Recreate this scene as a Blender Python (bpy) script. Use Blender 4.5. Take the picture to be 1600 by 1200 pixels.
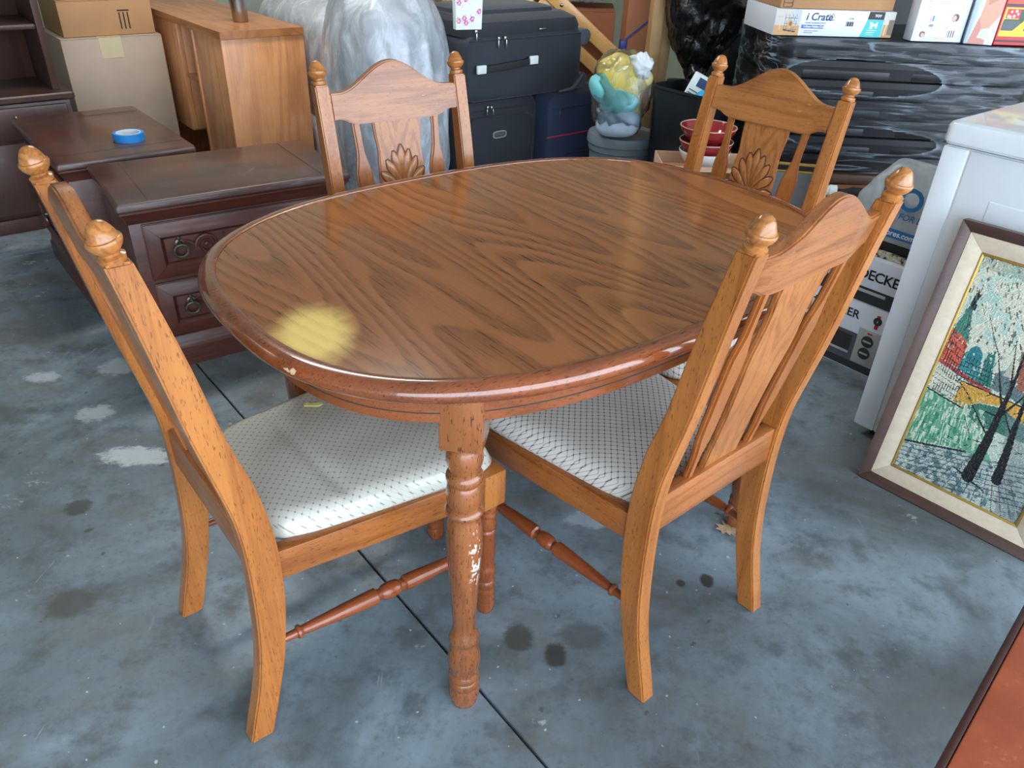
import bpy, bmesh, math, random
import numpy as np
from mathutils import Vector, Matrix, noise as mnoise

random.seed(7)
RAD = math.radians
for o in list(bpy.data.objects):
    bpy.data.objects.remove(o, do_unlink=True)
SC = bpy.context.scene
COL = SC.collection

# ------------------------------------------------------------------ camera
CAM_H, CAM_PITCH, CAM_ROLL, CAM_F = 1.2949, RAD(32.003), RAD(2.333), 1204.4
cd = bpy.data.cameras.new('camera')
cam = bpy.data.objects.new('camera', cd)
COL.objects.link(cam)
fwv = Vector((0, math.cos(CAM_PITCH), -math.sin(CAM_PITCH)))
r0 = Vector((1, 0, 0))
u0 = r0.cross(fwv)
rv = r0 * math.cos(CAM_ROLL) + u0 * math.sin(CAM_ROLL)
uv_ = u0 * math.cos(CAM_ROLL) - r0 * math.sin(CAM_ROLL)
M = Matrix.Identity(4)
for i in range(3):
    M[i][0] = rv[i]; M[i][1] = uv_[i]; M[i][2] = -fwv[i]
M[2][3] = CAM_H
cam.matrix_world = M
cd.sensor_width = 36.0
cd.lens = CAM_F * 36.0 / 1600.0
cd.clip_start = 0.02
SC.camera = cam

# ------------------------------------------------------------------ light
GA = RAD(40)                                   # the garage is turned 40 degrees to the view
GU = Vector((math.cos(GA), math.sin(GA), 0))
GV = Vector((-math.sin(GA), math.cos(GA), 0))
def G(u, v, z=0.0):
    p = GU * u + GV * v
    return Vector((p.x, p.y, z))

SKY_STRENGTH = 7.0
w = bpy.data.worlds.new('sky'); SC.world = w
w.use_nodes = True
nt = w.node_tree; nt.nodes.clear()
out = nt.nodes.new('ShaderNodeOutputWorld'); bg = nt.nodes.new('ShaderNodeBackground')
bg.inputs[0].default_value = (0.74, 0.86, 1.0, 1); bg.inputs[1].default_value = SKY_STRENGTH
nt.links.new(bg.outputs[0], out.inputs[0])

def area(name, loc, rot, sx, sy, energy, color, portal=False):
    ld = bpy.data.lights.new(name, 'AREA'); ld.shape = 'RECTANGLE'
    ld.size = sx; ld.size_y = sy; ld.energy = energy; ld.color = color
    if portal:
        ld.cycles.is_portal = True
    lo = bpy.data.objects.new(name, ld); lo.location = loc; lo.rotation_euler = rot
    COL.objects.link(lo)
    return lo
area('added_rear_fill', G(1.3, 3.0, 2.68), (0, 0, GA), 1.25, .30, 42.0, (1.0, .97, .92))  # added fill light for the dim back of the garage, no fixture known there
SC.view_settings.view_transform = 'Standard'
SC.view_settings.look = 'None'
SC.view_settings.gamma = 1.0
SC.view_settings.use_curve_mapping = False
SC.view_settings.exposure = 0.0

# ------------------------------------------------------------------ helpers: things
def tag(o, label=None, cat=None, group=None, kind=None):
    if label: o['label'] = label
    if cat: o['category'] = cat
    if group: o['group'] = group
    if kind: o['kind'] = kind
    return o

def thing(name, label, cat, loc=(0, 0, 0), rz=0.0, group=None, rot=None):
    o = bpy.data.objects.new(name, None)
    o.empty_display_size = 0.05
    COL.objects.link(o)
    o.location = loc
    o.rotation_euler = rot if rot else (0, 0, rz)
    return tag(o, label, cat, group)

def mesh_obj(name, me, m=None, parent=None, label=None):
    o = bpy.data.objects.new(name, me)
    COL.objects.link(o)
    if parent: o.parent = parent
    if m:
        me.materials.clear()
        for q in (m if isinstance(m, tuple) else (m,)): me.materials.append(q)
    if label: o['label'] = label
    return o

def finish(me, ang=32):
    for p in me.polygons: p.use_smooth = True
    try: me.set_sharp_from_angle(angle=RAD(ang))
    except Exception: pass
    me.update()
    return me

def from_bm(bm, ang=32):
    bmesh.ops.recalc_face_normals(bm, faces=bm.faces)
    me = bpy.data.meshes.new('m'); bm.to_mesh(me); bm.free()
    return finish(me, ang)

def pydata(verts, faces, ang=32, recalc=True):
    me = bpy.data.meshes.new('m')
    me.from_pydata([tuple(v) for v in verts], [], faces); me.validate()
    if recalc:
        bm = bmesh.new(); bm.from_mesh(me)
        bmesh.ops.recalc_face_normals(bm, faces=bm.faces)
        bm.to_mesh(me); bm.free()
    return finish(me, ang)

def copy_tree(o, parent=None):
    c = o.copy(); COL.objects.link(c)
    if parent: c.parent = parent
    for ch in list(o.children): copy_tree(ch, c)
    return c

# ------------------------------------------------------------------ helpers: shapes
def bevel_sharp(bm, b, seg=2, ang=30):
    if b <= 0: return
    bm.normal_update()
    es = [e for e in bm.edges if len(e.link_faces) == 2 and e.calc_face_angle(0) > RAD(ang)]
    bmesh.ops.bevel(bm, geom=es, offset=b, segments=seg, affect='EDGES', clamp_overlap=True, profile=0.5)

def box(cx, cy, cz, sx, sy, sz, b=0.003, seg=2, rot=None):
    bm = bmesh.new()
    bmesh.ops.create_cube(bm, size=1.0)
    bmesh.ops.scale(bm, vec=(sx, sy, sz), verts=bm.verts)
    bevel_sharp(bm, min(b, 0.45 * min(sx, sy, sz)), seg)
    if rot is not None:
        bmesh.ops.rotate(bm, cent=(0, 0, 0), matrix=rot, verts=bm.verts)
    bmesh.ops.translate(bm, vec=(cx, cy, cz), verts=bm.verts)
    return from_bm(bm)

def bx(x0, x1, y0, y1, z0, z1, b=0.003, seg=2):
    return box((x0 + x1) / 2, (y0 + y1) / 2, (z0 + z1) / 2, x1 - x0, y1 - y0, z1 - z0, b, seg)

def hexa(pts, b=0.002):
    """pts: 4 bottom corners (ccw) then 4 top corners"""
    bm = bmesh.new()
    vs = [bm.verts.new(p) for p in pts]
    for f in ((3, 2, 1, 0), (4, 5, 6, 7), (0, 1, 5, 4), (1, 2, 6, 5), (2, 3, 7, 6), (3, 0, 4, 7)):
        bm.faces.new([vs[i] for i in f])
    bmesh.ops.recalc_face_normals(bm, faces=bm.faces)
    bevel_sharp(bm, b)
    return from_bm(bm)

def prism(outline, h0, h1, axis='y', b=0.002, seg=2, warp=None, ang=32, edge=-1):
    """extrude a closed 2-D outline. axis 'y': outline is (x,z); 'x': (y,z); 'z': (x,y)"""
    def P(a, c, h):
        return {'y': (a, h, c), 'x': (h, a, c), 'z': (a, c, h)}[axis]
    bm = bmesh.new()
    A = [bm.verts.new(P(a, c, h0)) for a, c in outline]
    B = [bm.verts.new(P(a, c, h1)) for a, c in outline]
    n = len(outline)
    bm.faces.new(A); bm.faces.new(B[::-1])
    for i in range(n):
        j = (i + 1) % n
        bm.faces.new((A[j], A[i], B[i], B[j]))
    bmesh.ops.recalc_face_normals(bm, faces=bm.faces)
    bm.normal_update()
    if b > 0:
        es = [e for e in bm.edges if len(e.link_faces) == 2 and e.calc_face_angle(0) > RAD(40)]
        bmesh.ops.bevel(bm, geom=es, offset=b, segments=seg, affect='EDGES', clamp_overlap=True, material=edge)
    if warp:
        for v in bm.verts: v.co = Vector(warp(v.co))
    bmesh.ops.triangulate(bm, faces=[f for f in bm.faces if len(f.verts) > 4])
    return from_bm(bm, ang)

def lathe(profile, seg=24, p0=(0, 0, 0), p1=(0, 0, 1), ang=40):
    """profile: (t, r) along p0->p1, t measured in metres from p0"""
    p0 = Vector(p0); p1 = Vector(p1); d = (p1 - p0).normalized()
    a = d.orthogonal().normalized(); c = d.cross(a)
    vs, fs = [], []
    for t, r in profile:
        for k in range(seg):
            th = 2 * math.pi * k / seg
            vs.append(p0 + d * t + (a * math.cos(th) + c * math.sin(th)) * max(r, 1e-5))
    n = len(profile)
    for i in range(n - 1):
        for k in range(seg):
            k2 = (k + 1) % seg
            fs.append((i * seg + k, i * seg + k2, (i + 1) * seg + k2, (i + 1) * seg + k))
    fs.append(tuple(range(seg))[::-1]); fs.append(tuple((n - 1) * seg + k for k in range(seg)))
    return pydata(vs, fs, ang)

def smooth_profile(pts, n=4):
    """Catmull-Rom through (t,r) points"""
    res = []
    P = [pts[0]] + list(pts) + [pts[-1]]
    for i in range(1, len(P) - 2):
        p0, p1, p2, p3 = P[i - 1], P[i], P[i + 1], P[i + 2]
        for k in range(n):
            s = k / n
            q = []
            for c in range(len(p1)):
                q.append(0.5 * ((2 * p1[c]) + (-p0[c] + p2[c]) * s + (2 * p0[c] - 5 * p1[c] + 4 * p2[c] - p3[c]) * s * s
                                + (-p0[c] + 3 * p1[c] - 3 * p2[c] + p3[c]) * s ** 3))
            res.append(tuple(q))
    res.append(tuple(pts[-1]))
    return res

def tube(path, r, seg=8, closed=False, ang=60):
    path = [Vector(p) for p in path]; n = len(path)
    vs, fs = [], []
    up = None
    for i in range(n):
        a = path[(i - 1) % n] if (closed or i > 0) else path[i]
        b = path[(i + 1) % n] if (closed or i < n - 1) else path[i]
        d = (b - a).normalized()
        if up is None: up = d.orthogonal().normalized()
        up = (up - d * up.dot(d)).normalized()
        s = d.cross(up)
        rr = r[i] if isinstance(r, (list, tuple)) else r
        for k in range(seg):
            th = 2 * math.pi * k / seg
            vs.append(path[i] + (up * math.cos(th) + s * math.sin(th)) * rr)
    m = n if closed else n - 1
    for i in range(m):
        j = (i + 1) % n
        for k in range(seg):
            k2 = (k + 1) % seg
            fs.append((i * seg + k, i * seg + k2, j * seg + k2, j * seg + k))
    if not closed:
        fs.append(tuple(range(seg))[::-1]); fs.append(tuple((n - 1) * seg + k for k in range(seg)))
    return pydata(vs, fs, ang)

def loft(rings, cap=True, ang=32):
    """rings: lists of equal length of points"""
    n = len(rings[0]); vs = [p for r in rings for p in r]; fs = []
    for i in range(len(rings) - 1):
        for k in range(n):
            k2 = (k + 1) % n
            fs.append((i * n + k, i * n + k2, (i + 1) * n + k2, (i + 1) * n + k))
    if cap:
        fs.append(tuple(range(n))[::-1]); fs.append(tuple((len(rings) - 1) * n + k for k in range(n)))
    return pydata(vs, fs, ang)

def rrect(sx, sy, r, z, n=5, cx=0, cy=0):
    pts = []
    for qx, qy, a0 in ((1, 1, 0), (-1, 1, 90), (-1, -1, 180), (1, -1, 270)):
        for k in range(n + 1):
            a = RAD(a0 + 90 * k / n)
            pts.append((cx + qx * (sx / 2 - r) + r * math.cos(a), cy + qy * (sy / 2 - r) + r * math.sin(a), z))
    return pts

def joinm(*meshes):
    """several pieces of one part in one mesh"""
    bm = bmesh.new()
    for me in meshes:
        bm.from_mesh(me); bpy.data.meshes.remove(me)
    me = bpy.data.meshes.new('m'); bm.to_mesh(me); bm.free()
    return finish(me)

def blob(rx, ry, rz, nu=64, nv=40, disp=None, sq=2.0, flat=None):
    """superellipsoid with a displacement function of the unit direction"""
    vs, fs = [], []
    e = 2.0 / sq
    sg = lambda x: math.copysign(abs(x) ** e, x)
    for j in range(nv + 1):
        ph = -math.pi / 2 + math.pi * j / nv
        for i in range(nu):
            th = 2 * math.pi * i / nu
            d = Vector((sg(math.cos(ph)) * sg(math.cos(th)), sg(math.cos(ph)) * sg(math.sin(th)), sg(math.sin(ph))))
            p = Vector((d.x * rx, d.y * ry, d.z * rz))
            if disp:
                p = disp(p, d)
            if flat is not None and p.z < flat: p.z = flat
            vs.append(p)
    for j in range(nv):
        for i in range(nu):
            i2 = (i + 1) % nu
            fs.append((j * nu + i, j * nu + i2, (j + 1) * nu + i2, (j + 1) * nu + i))
    return pydata(vs, fs, 75)

def ridged(p, s, off=0.0, oct=3):
    v = 0; a = 1; f = s; t = 0
    for _ in range(oct):
        v += a * (1 - abs(mnoise.noise(Vector((p.x * f + off, p.y * f + off * 0.7, p.z * f)))) * 2)
        t += a; a *= 0.5; f *= 2.1
    return v / t

def text(body, size, m, parent, loc, rot, extrude=0.0006, align='LEFT', name='lettering', shear=0.0, bold=0.0, spacing=1.0):
    cu = bpy.data.curves.new('t', 'FONT')
    cu.body = body; cu.size = size; cu.extrude = extrude; cu.align_x = align; cu.shear = shear
    cu.offset = bold; cu.space_character = spacing; cu.resolution_u = 3
    tmp = bpy.data.objects.new('t', cu); COL.objects.link(tmp)
    dg = bpy.context.evaluated_depsgraph_get(); dg.update()
    me = bpy.data.meshes.new_from_object(tmp.evaluated_get(dg))
    bpy.data.objects.remove(tmp, do_unlink=True); bpy.data.curves.remove(cu)
    o = mesh_obj(name, me, m, parent)
    o.location = loc; o.rotation_euler = rot
    return o

# ------------------------------------------------------------------ helpers: materials
def lin(c):
    return tuple(((x / 255.0) / 12.92 if x / 255.0 <= 0.04045 else ((x / 255.0 + 0.055) / 1.055) ** 2.4) for x in c)

class NT:
    def __init__(s, name):
        s.m = bpy.data.materials.new(name); s.m.use_nodes = True
        s.t = s.m.node_tree; s.t.nodes.clear()
        s.out = s.t.nodes.new('ShaderNodeOutputMaterial')
        s.b = s.t.nodes.new('ShaderNodeBsdfPrincipled')
        s.t.links.new(s.b.outputs[0], s.out.inputs[0])
    def n(s, typ, **kw):
        x = s.t.nodes.new(typ)
        for k, v in kw.items(): setattr(x, k, v)
        return x
    def l(s, a, b): s.t.links.new(a, b)
    def set(s, **kw):
        names = {'color': 'Base Color', 'rough': 'Roughness', 'metal': 'Metallic', 'spec': 'Specular IOR Level', 'coat': 'Coat Weight',
                 'coatr': 'Coat Roughness', 'alpha': 'Alpha', 'trans': 'Transmission Weight', 'sheen': 'Sheen Weight', 'ior': 'IOR'}
        for k, v in kw.items():
            i = s.b.inputs[names[k]]
            if hasattr(v, 'is_output') or hasattr(v, 'links'): s.l(v, i)
            elif k == 'color': i.default_value = (*v, 1)
            else: i.default_value = v
    def coord(s, scale=(1, 1, 1), loc=(0, 0, 0), kind='Object', rot=(0, 0, 0)):
        tc = s.n('ShaderNodeTexCoord'); mp = s.n('ShaderNodeMapping')
        mp.inputs['Scale'].default_value = scale; mp.inputs['Location'].default_value = loc; mp.inputs['Rotation'].default_value = rot
        s.l(tc.outputs[kind], mp.inputs[0])
        return mp.outputs[0]
    def noise(s, vec, scale, detail=3, rough=0.55, dist=0.0):
        x = s.n('ShaderNodeTexNoise')
        x.inputs['Scale'].default_value = scale; x.inputs['Detail'].default_value = detail
        x.inputs['Roughness'].default_value = rough; x.inputs['Distortion'].default_value = dist
        if vec is not None: s.l(vec, x.inputs['Vector'])
        return x.outputs['Fac']
    def math(s, op, a, b=None, c=None, clamp=False):
        x = s.n('ShaderNodeMath', operation=op); x.use_clamp = clamp
        for i, q in enumerate((a, b, c)):
            if q is None: continue
            if hasattr(q, 'links'): s.l(q, x.inputs[i])
            else: x.inputs[i].default_value = q
        return x.outputs[0]
    def ramp(s, fac, stops, interp='LINEAR'):
        x = s.n('ShaderNodeValToRGB'); cr = x.color_ramp; cr.interpolation = interp
        while len(cr.elements) < len(stops): cr.elements.new(0.5)
        for e, (p, c) in zip(cr.elements, stops):
            e.position = p; e.color = (*c, 1) if len(c) == 3 else c
        s.l(fac, x.inputs[0])
        return x.outputs[0]
    def step(s, fac, a, b):
        x = s.n('ShaderNodeMapRange'); x.interpolation_type = 'SMOOTHSTEP'
        s.l(fac, x.inputs[0]); x.inputs[1].default_value = a; x.inputs[2].default_value = b
        return x.outputs[0]
    def mix(s, fac, a, b, mode='MIX'):
        x = s.n('ShaderNodeMix', data_type='RGBA', blend_type=mode)
        if hasattr(fac, 'links'): s.l(fac, x.inputs[0])
        else: x.inputs[0].default_value = fac
        for q, i in ((a, 6), (b, 7)):
            if hasattr(q, 'links'): s.l(q, x.inputs[i])
            else: x.inputs[i].default_value = (*q, 1)
        return x.outputs[2]
    def bump(s, h, strength=0.2, dist=0.002):
        x = s.n('ShaderNodeBump'); x.inputs['Strength'].default_value = strength; x.inputs['Distance'].default_value = dist
        s.l(h, x.inputs['Height']); s.l(x.outputs[0], s.b.inputs['Normal'])

def plain(name, color, rough=0.5, metal=0.0, vary=0.08, scale=12, bump=0.0, bscale=200, **kw):
    t = NT(name)
    v = t.coord()
    n = t.noise(v, scale, 4)
    dk = tuple(c * (1 - vary * 1.6) for c in color); lt = tuple(min(1, c * (1 + vary)) for c in color)
    t.set(color=t.ramp(n, [(0.3, dk), (0.7, lt)]), rough=rough, metal=metal, **kw)
    if bump: t.bump(t.noise(v, bscale, 2), bump, 0.001)
    return t.m

def wood(name, light, dark, axis='z', ring=26, freq=5.0, stretch=0.07, amount=0.55, pore=0.5, rough=0.3, coat=0.35, loc=(0, 0, 0),
         wear=None, wear_amount=1.0, porescale=480, scuffs=0.0, coatr=.12, chips=(), scrape=None):
    t = NT(name)
    sc = [1, 1, 1]; sc['xyz'.index(axis)] = stretch
    v = t.coord(scale=sc, loc=loc)
    n = t.noise(v, freq, 2.5, 0.5)
    r = t.math('SINE', t.math('MULTIPLY', n, ring * 6.283))
    r = t.step(r, -0.3, 1.0)
    sc2 = [1, 1, 1]; sc2['xyz'.index(axis)] = 0.03
    f = t.noise(t.coord(scale=sc2, loc=loc), 260, 3, 0.65)
    g = t.math('ADD', t.math('MULTIPLY', r, t.math('MULTIPLY', t.math('ADD', f, 0.3), amount * 0.8)), t.math('MULTIPLY', t.math('SUBTRACT', f, 0.38), 1.1), clamp=True)
    col = t.mix(g, light, dark)
    big = t.noise(t.coord(loc=(3, 1, 2)), 6, 2)
    col = t.mix(t.math('MULTIPLY', t.step(big, 0.3, 0.75), 0.28), col, tuple(c * 0.55 for c in dark))
    if pore > 0:
        sc3 = [1, 1, 1]; sc3['xyz'.index(axis)] = 0.16
        p = t.noise(t.coord(scale=sc3), porescale, 1, 0.4)
        col = t.mix(t.math('MULTIPLY', t.step(p, 0.635, 0.70), pore), col, tuple(c * 0.22 for c in dark))
    if wear:
        if scuffs > 0:
            vs = t.coord(scale=(12, 1, 40), loc=(2.3, 0, 1.1))
            sn = t.math('MULTIPLY', t.step(t.noise(vs, 1.6, 4, 0.7), 0.62, 0.7), t.step(t.noise(t.coord(), 9, 1), 0.5, 0.6))
            col = t.mix(t.math('MULTIPLY', sn, scuffs), col, wear)
    def dist(p, sc=(1, 1, 1)):
        vm = t.n('ShaderNodeVectorMath', operation='LENGTH'); t.l(t.coord(loc=tuple(-a * b for a, b in zip(p, sc)), scale=sc), vm.inputs[0]); return vm.outputs['Value']
    for cpt in chips:
        dd = t.math('ADD', dist(cpt), t.math('MULTIPLY', t.math('SUBTRACT', t.noise(t.coord(), 130, 2), .5), .014))
        col = t.mix(t.math('SUBTRACT', 1.0, t.step(dd, .0045, .0065)), col, lin((222, 186, 150)))
    if scrape:
        dd = t.math('SUBTRACT', 1.0, t.step(dist(scrape, (1, 1, .16)), .010, .017))
        sn = t.step(t.noise(t.coord(scale=(1, 1, .6)), 75, 3, .7), .54, .57)
        col = t.mix(t.math('MULTIPLY', t.math('MULTIPLY', dd, sn), .85), col, lin((236, 226, 216)))
    t.set(color=col, rough=rough, coat=coat, coatr=coatr)
    t.bump(f, 0.06, 0.001)
    return t.m

def attr_mat(name, rough=0.35, coat=0.0):
    t = NT(name)
    a = t.n('ShaderNodeAttribute'); a.attribute_name = 'Col'
    t.set(color=a.outputs['Color'], rough=rough, coat=coat)
    return t.m
PRINT = attr_mat('printed_card')
PAINT = attr_mat('oil_paint', 0.45, 0.15)

# ---- tiny painter for flat print: an (H,W,3) sRGB canvas -> coloured grid mesh
class Canvas:
    def __init__(s, W, H, c):
        s.W, s.H = W, H
        s.a = np.empty((H, W, 3)); s.a[:] = c
        s.y, s.x = np.mgrid[0:H, 0:W].astype(float)
        s.x = (s.x + .5) / W; s.y = (s.y + .5) / H; s.asp = W / H
        s.rng = np.random.RandomState(5)
    def put(s, m, c, al=1.0):
        m = (m.astype(float) * al)[..., None]; s.a = s.a * (1 - m) + np.array(c, float) * m
    def rect(s, x0, y0, x1, y1, c, al=1.0): s.put((s.x >= x0) & (s.x < x1) & (s.y >= y0) & (s.y < y1), c, al)
    def poly(s, pts, c, al=1.0):
        m = np.zeros(s.x.shape, bool); n = len(pts)
        for i in range(n):
            x1, y1 = pts[i]; x2, y2 = pts[(i + 1) % n]
            if y1 == y2: continue
            k = ((s.y >= min(y1, y2)) & (s.y < max(y1, y2)) & (s.x < (x2 - x1) * (s.y - y1) / (y2 - y1) + x1))
            m ^= k
        s.put(m, c, al)
    def ell(s, cx, cy, rx, ry, c, al=1.0): s.put(((s.x - cx) / rx) ** 2 + ((s.y - cy) / ry) ** 2 < 1, c, al)
    def line(s, x1, y1, x2, y2, wd, c, al=1.0, w2=None):
        A = s.asp; px, py = (s.x - x1) * A, s.y - y1; dx, dy = (x2 - x1) * A, y2 - y1
        L = dx * dx + dy * dy + 1e-9; t = np.clip((px * dx + py * dy) / L, 0, 1)
        d = np.hypot(px - t * dx, py - t * dy); ww = wd if w2 is None else wd + (w2 - wd) * t
        s.put(d < ww / 2, c, al)
    def smooth_noise(s, n, m):
        g = s.rng.rand(m + 2, n + 2); X = s.x * n; Y = s.y * m
        i = X.astype(int); j = Y.astype(int); fx = X - i; fy = Y - j
        fx = fx * fx * (3 - 2 * fx); fy = fy * fy * (3 - 2 * fy)
        return (g[j, i] * (1 - fx) + g[j, i + 1] * fx) * (1 - fy) + (g[j + 1, i] * (1 - fx) + g[j + 1, i + 1] * fx) * fy

def print_panel(name, cv, w, h, parent, mat_, relief=0.0):
    """grid in local XZ facing -Y, lower left corner at 0"""
    W, H = cv.W, cv.H
    a = np.clip(cv.a, 0, 255) / 255.0
    L = np.where(a <= 0.04045, a / 12.92, ((a + 0.055) / 1.055) ** 2.4)
    xs, zs = np.meshgrid(np.arange(W + 1) / W * w, np.arange(H + 1) / H * h)
    ys = np.zeros_like(xs)
    if relief:
        ys -= relief * cv.rng.rand(*xs.shape)
    vs = np.stack([xs, ys, zs], -1).reshape(-1, 3)
    i, j = np.meshgrid(np.arange(W), np.arange(H))
    q = (j * (W + 1) + i).ravel()
    fs = np.stack([q, q + 1, q + W + 2, q + W + 1], 1)
    me = bpy.data.meshes.new('m'); me.from_pydata(vs.tolist(), [], fs.tolist())
    ca = me.color_attributes.new('Col', 'FLOAT_COLOR', 'CORNER')
    colr = np.ones((H * W, 4, 4)); colr[:, :, :3] = L[::-1].reshape(-1, 1, 3)
    ca.data.foreach_set('color', colr.ravel())
    return mesh_obj(name, me, mat_, parent)

# ================================================================== SETTING
conc = NT('garage_concrete')
vc = conc.coord()
n1 = conc.noise(vc, 2.3, 6, 0.62, 0.6); n2 = conc.noise(vc, 9, 5, 0.65); n3 = conc.noise(vc, 60, 4, 0.7)
cc = conc.ramp(n1, [(0.30, lin((86, 93, 94))), (0.52, lin((120, 134, 143))), (0.74, lin((152, 170, 181)))])
cc = conc.mix(conc.math('MULTIPLY', conc.step(n2, 0.46, 0.70), 0.72), cc, lin((74, 80, 80)))
cc = conc.mix(conc.math('MULTIPLY', conc.step(n3, 0.50, 0.72), 0.34), cc, lin((74, 76, 76)))
ol = conc.step(conc.noise(conc.coord(scale=(1, 1.6, 1), loc=(2, 6, 0)), 2.1, 5, .65), .48, .72)
cc = conc.mix(conc.math('MULTIPLY', ol, .7), cc, lin((104, 102, 90)))
pl = conc.math('MULTIPLY', conc.step(conc.noise(conc.coord(scale=(1, 1.7, 1), loc=(4, 2, 0)), 5.5, 6, 0.72), 0.63, 0.68), conc.step(conc.noise(conc.coord(loc=(9, 3, 0)), 1.3, 1), 0.47, 0.6))
cc = conc.mix(conc.math('MULTIPLY', pl, 0.6), cc, lin((196, 204, 206)))
sp = conc.step(conc.noise(vc, 75, 1, 0.3), 0.775, 0.80)
sc_ = conc.noise(conc.coord(scale=(1, .10, 1), rot=(0, 0, RAD(25))), 46, 2, .5, .4)
scr = conc.math('MULTIPLY', conc.step(sc_, .72, .76), conc.step(n2, .45, .6))
cc = conc.mix(conc.math('MULTIPLY', scr, .4), cc, lin((178, 188, 194)))
cc = conc.mix(conc.math('MULTIPLY', sp, 0.7), cc, lin((205, 210, 212)))
dk = conc.step(conc.noise(conc.coord(loc=(7, 8, 0)), 31, 2, 0.4), 0.72, 0.76)
cc = conc.mix(conc.math('MULTIPLY', dk, 0.6), cc, lin((60, 58, 52)))
sepp = conc.n('ShaderNodeSeparateXYZ'); conc.l(vc, sepp.inputs[0])
nst = conc.noise(conc.coord(scale=(1, 1.6, 1)), 34, 5, .75)
def stain(x, y, rx, ry, c, a, soft=0.5):
    global cc
    w1 = conc.math('ADD', conc.math('POWER', conc.math('DIVIDE', conc.math('SUBTRACT', sepp.outputs[0], x), rx), 2.0),
                   conc.math('POWER', conc.math('DIVIDE', conc.math('SUBTRACT', sepp.outputs[1], y), ry), 2.0))
    w1 = conc.math('ADD', w1, conc.math('MULTIPLY', conc.math('SUBTRACT', nst, 0.5), 4.2 if c[0] > 150 else 2.2))
    cc = conc.mix(conc.math('MULTIPLY', conc.math('SUBTRACT', 1.0, conc.step(w1, 1 - soft, 1 + soft)), a), cc, lin(c))
for q in ((0.11, 1.04, .022, .03, (58, 56, 52), .85), (0.035, 1.08, .03, .035, (70, 68, 62), .8), (0.17, 1.09, .05, .035, (84, 86, 84), .7),
          (0.462, 1.262, .016, .02, (48, 44, 38), .9), (0.40, 1.25, .01, .01, (50, 46, 40), .85), (0.33, 1.17, .09, .05, (92, 92, 88), .6),
          (-1.05, 1.42, .03, .03, (66, 66, 62), .75), (-0.92, 1.12, .05, .04, (76, 76, 72), .7), (0.95, 0.9, .3, .2, (84, 86, 84), .45),
          (-1.0, 1.63, .09, .04, (206, 214, 216), .75), (-1.2, 1.82, .05, .04, (200, 208, 210), .6), (-1.45, 2.0, .05, .03, (196, 204, 206), .6),
          (-1.25, 2.08, .06, .05, (196, 204, 206), .55), (0.22, 1.45, .07, .03, (170, 182, 190), .6)):
    stain(*q)
conc.set(color=cc, rough=conc.math('ADD', conc.math('MULTIPLY', n2, 0.30), 0.36), spec=0.5)
conc.bump(n3, 0.08, 0.002)
CONC = conc.m
DARKJOINT = plain('joint_filler', (0.035, 0.035, 0.033), 0.9)
fl = thing('floor', None, None, (0, 0, 0)); fl['kind'] = 'structure'
base = mesh_obj('sub_base', box(0, 0, 0, 9.4, 11.6, 0.02, 0), DARKJOINT, fl)
base.location = G(1.0, 1.6, -0.022); base.rotation_euler = (0, 0, GA)
JU, JV, JW = 0.582, 3.53, 0.003
for (ua, ub) in ((-3.5, JU - JW), (JU + JW, 5.5)):
    for (va, vb) in ((-4.0, JV - JW), (JV + JW, 7.2)):
        s = mesh_obj('concrete_slab', prism([(G(a, b).x, G(a, b).y) for a, b in ((ua, va), (ub, va), (ub, vb), (ua, vb))], -0.012, 0.0, 'z', 0.0015), CONC, fl)
DRY = plain('drywall', lin((188, 196, 178)), 0.8, vary=0.05)
CEILM = plain('ceiling_paint', lin((205, 203, 196)), 0.85, vary=0.04)
RAWW = wood('raw_pine', lin((206, 168, 118)), lin((172, 124, 74)), 'z', ring=9, freq=9, amount=0.35, pore=0.1, rough=0.6, coat=0.0)
def struct(name, me, m, loc, rz):
    o = mesh_obj(name, me, m); o.location = loc; o.rotation_euler = (0, 0, rz); o['kind'] = 'structure'; return o
UL, UR, VF, VB, CH = -2.9, 4.6, -1.5, 5.6, 2.75
struct('wall_back', box(0, 0, CH / 2, UR - UL, 0.12, CH, 0), DRY, G((UL + UR) / 2, VB + .06), GA)
struct('wall_left', box(0, 0, CH / 2, 0.12, VB - VF, CH, 0), DRY, G(UL - .06, (VB + VF) / 2), GA)
struct('wall_right', box(0, 0, CH / 2, 0.12, VB - VF, CH, 0), DRY, G(UR + .06, (VB + VF) / 2), GA)
struct('ceiling', box(0, 0, CH + .05, UR - UL, VB - VF, 0.1, 0), CEILM, G((UL + UR) / 2, (VB + VF) / 2), GA)
struct('wall_front', box(0, 0, 2.6, UR - UL, 0.12, 0.3, 0), DRY, G((UL + UR) / 2, VF - .06), GA)

# ================================================================== DINING SET
HON_L, HON_D = lin((188, 118, 56)), lin((142, 76, 30))
W_Z = wood('honey_oak_upright', HON_L, HON_D, 'z', ring=7, freq=7, pore=0.55)
W_X = wood('honey_oak_across', lin((176, 108, 56)), lin((124, 66, 32)), 'x', ring=12, freq=8, amount=0.6, pore=0.45)
W_XW = wood('honey_oak_across_worn', lin((176, 110, 60)), lin((122, 66, 32)), 'x', ring=12, freq=8, amount=0.6, pore=0.45,
            wear=lin((226, 180, 116)), wear_amount=0.8, scuffs=0.5, loc=(1, 2, 3))
W_ZW = wood('honey_oak_upright_worn', HON_L, HON_D, 'z', ring=7, freq=7, pore=0.6, wear=lin((232, 190, 124)), wear_amount=0.6, loc=(2, 0, 1))
W_Y = wood('honey_oak_along', lin((172, 102, 46)), lin((124, 66, 28)), 'y', ring=10, freq=8, pore=0.6)
W_T = wood('turned_oak', lin((158, 84, 40)), lin((108, 52, 24)), 'z', ring=6, freq=9, pore=0.6, rough=0.25)
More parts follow.
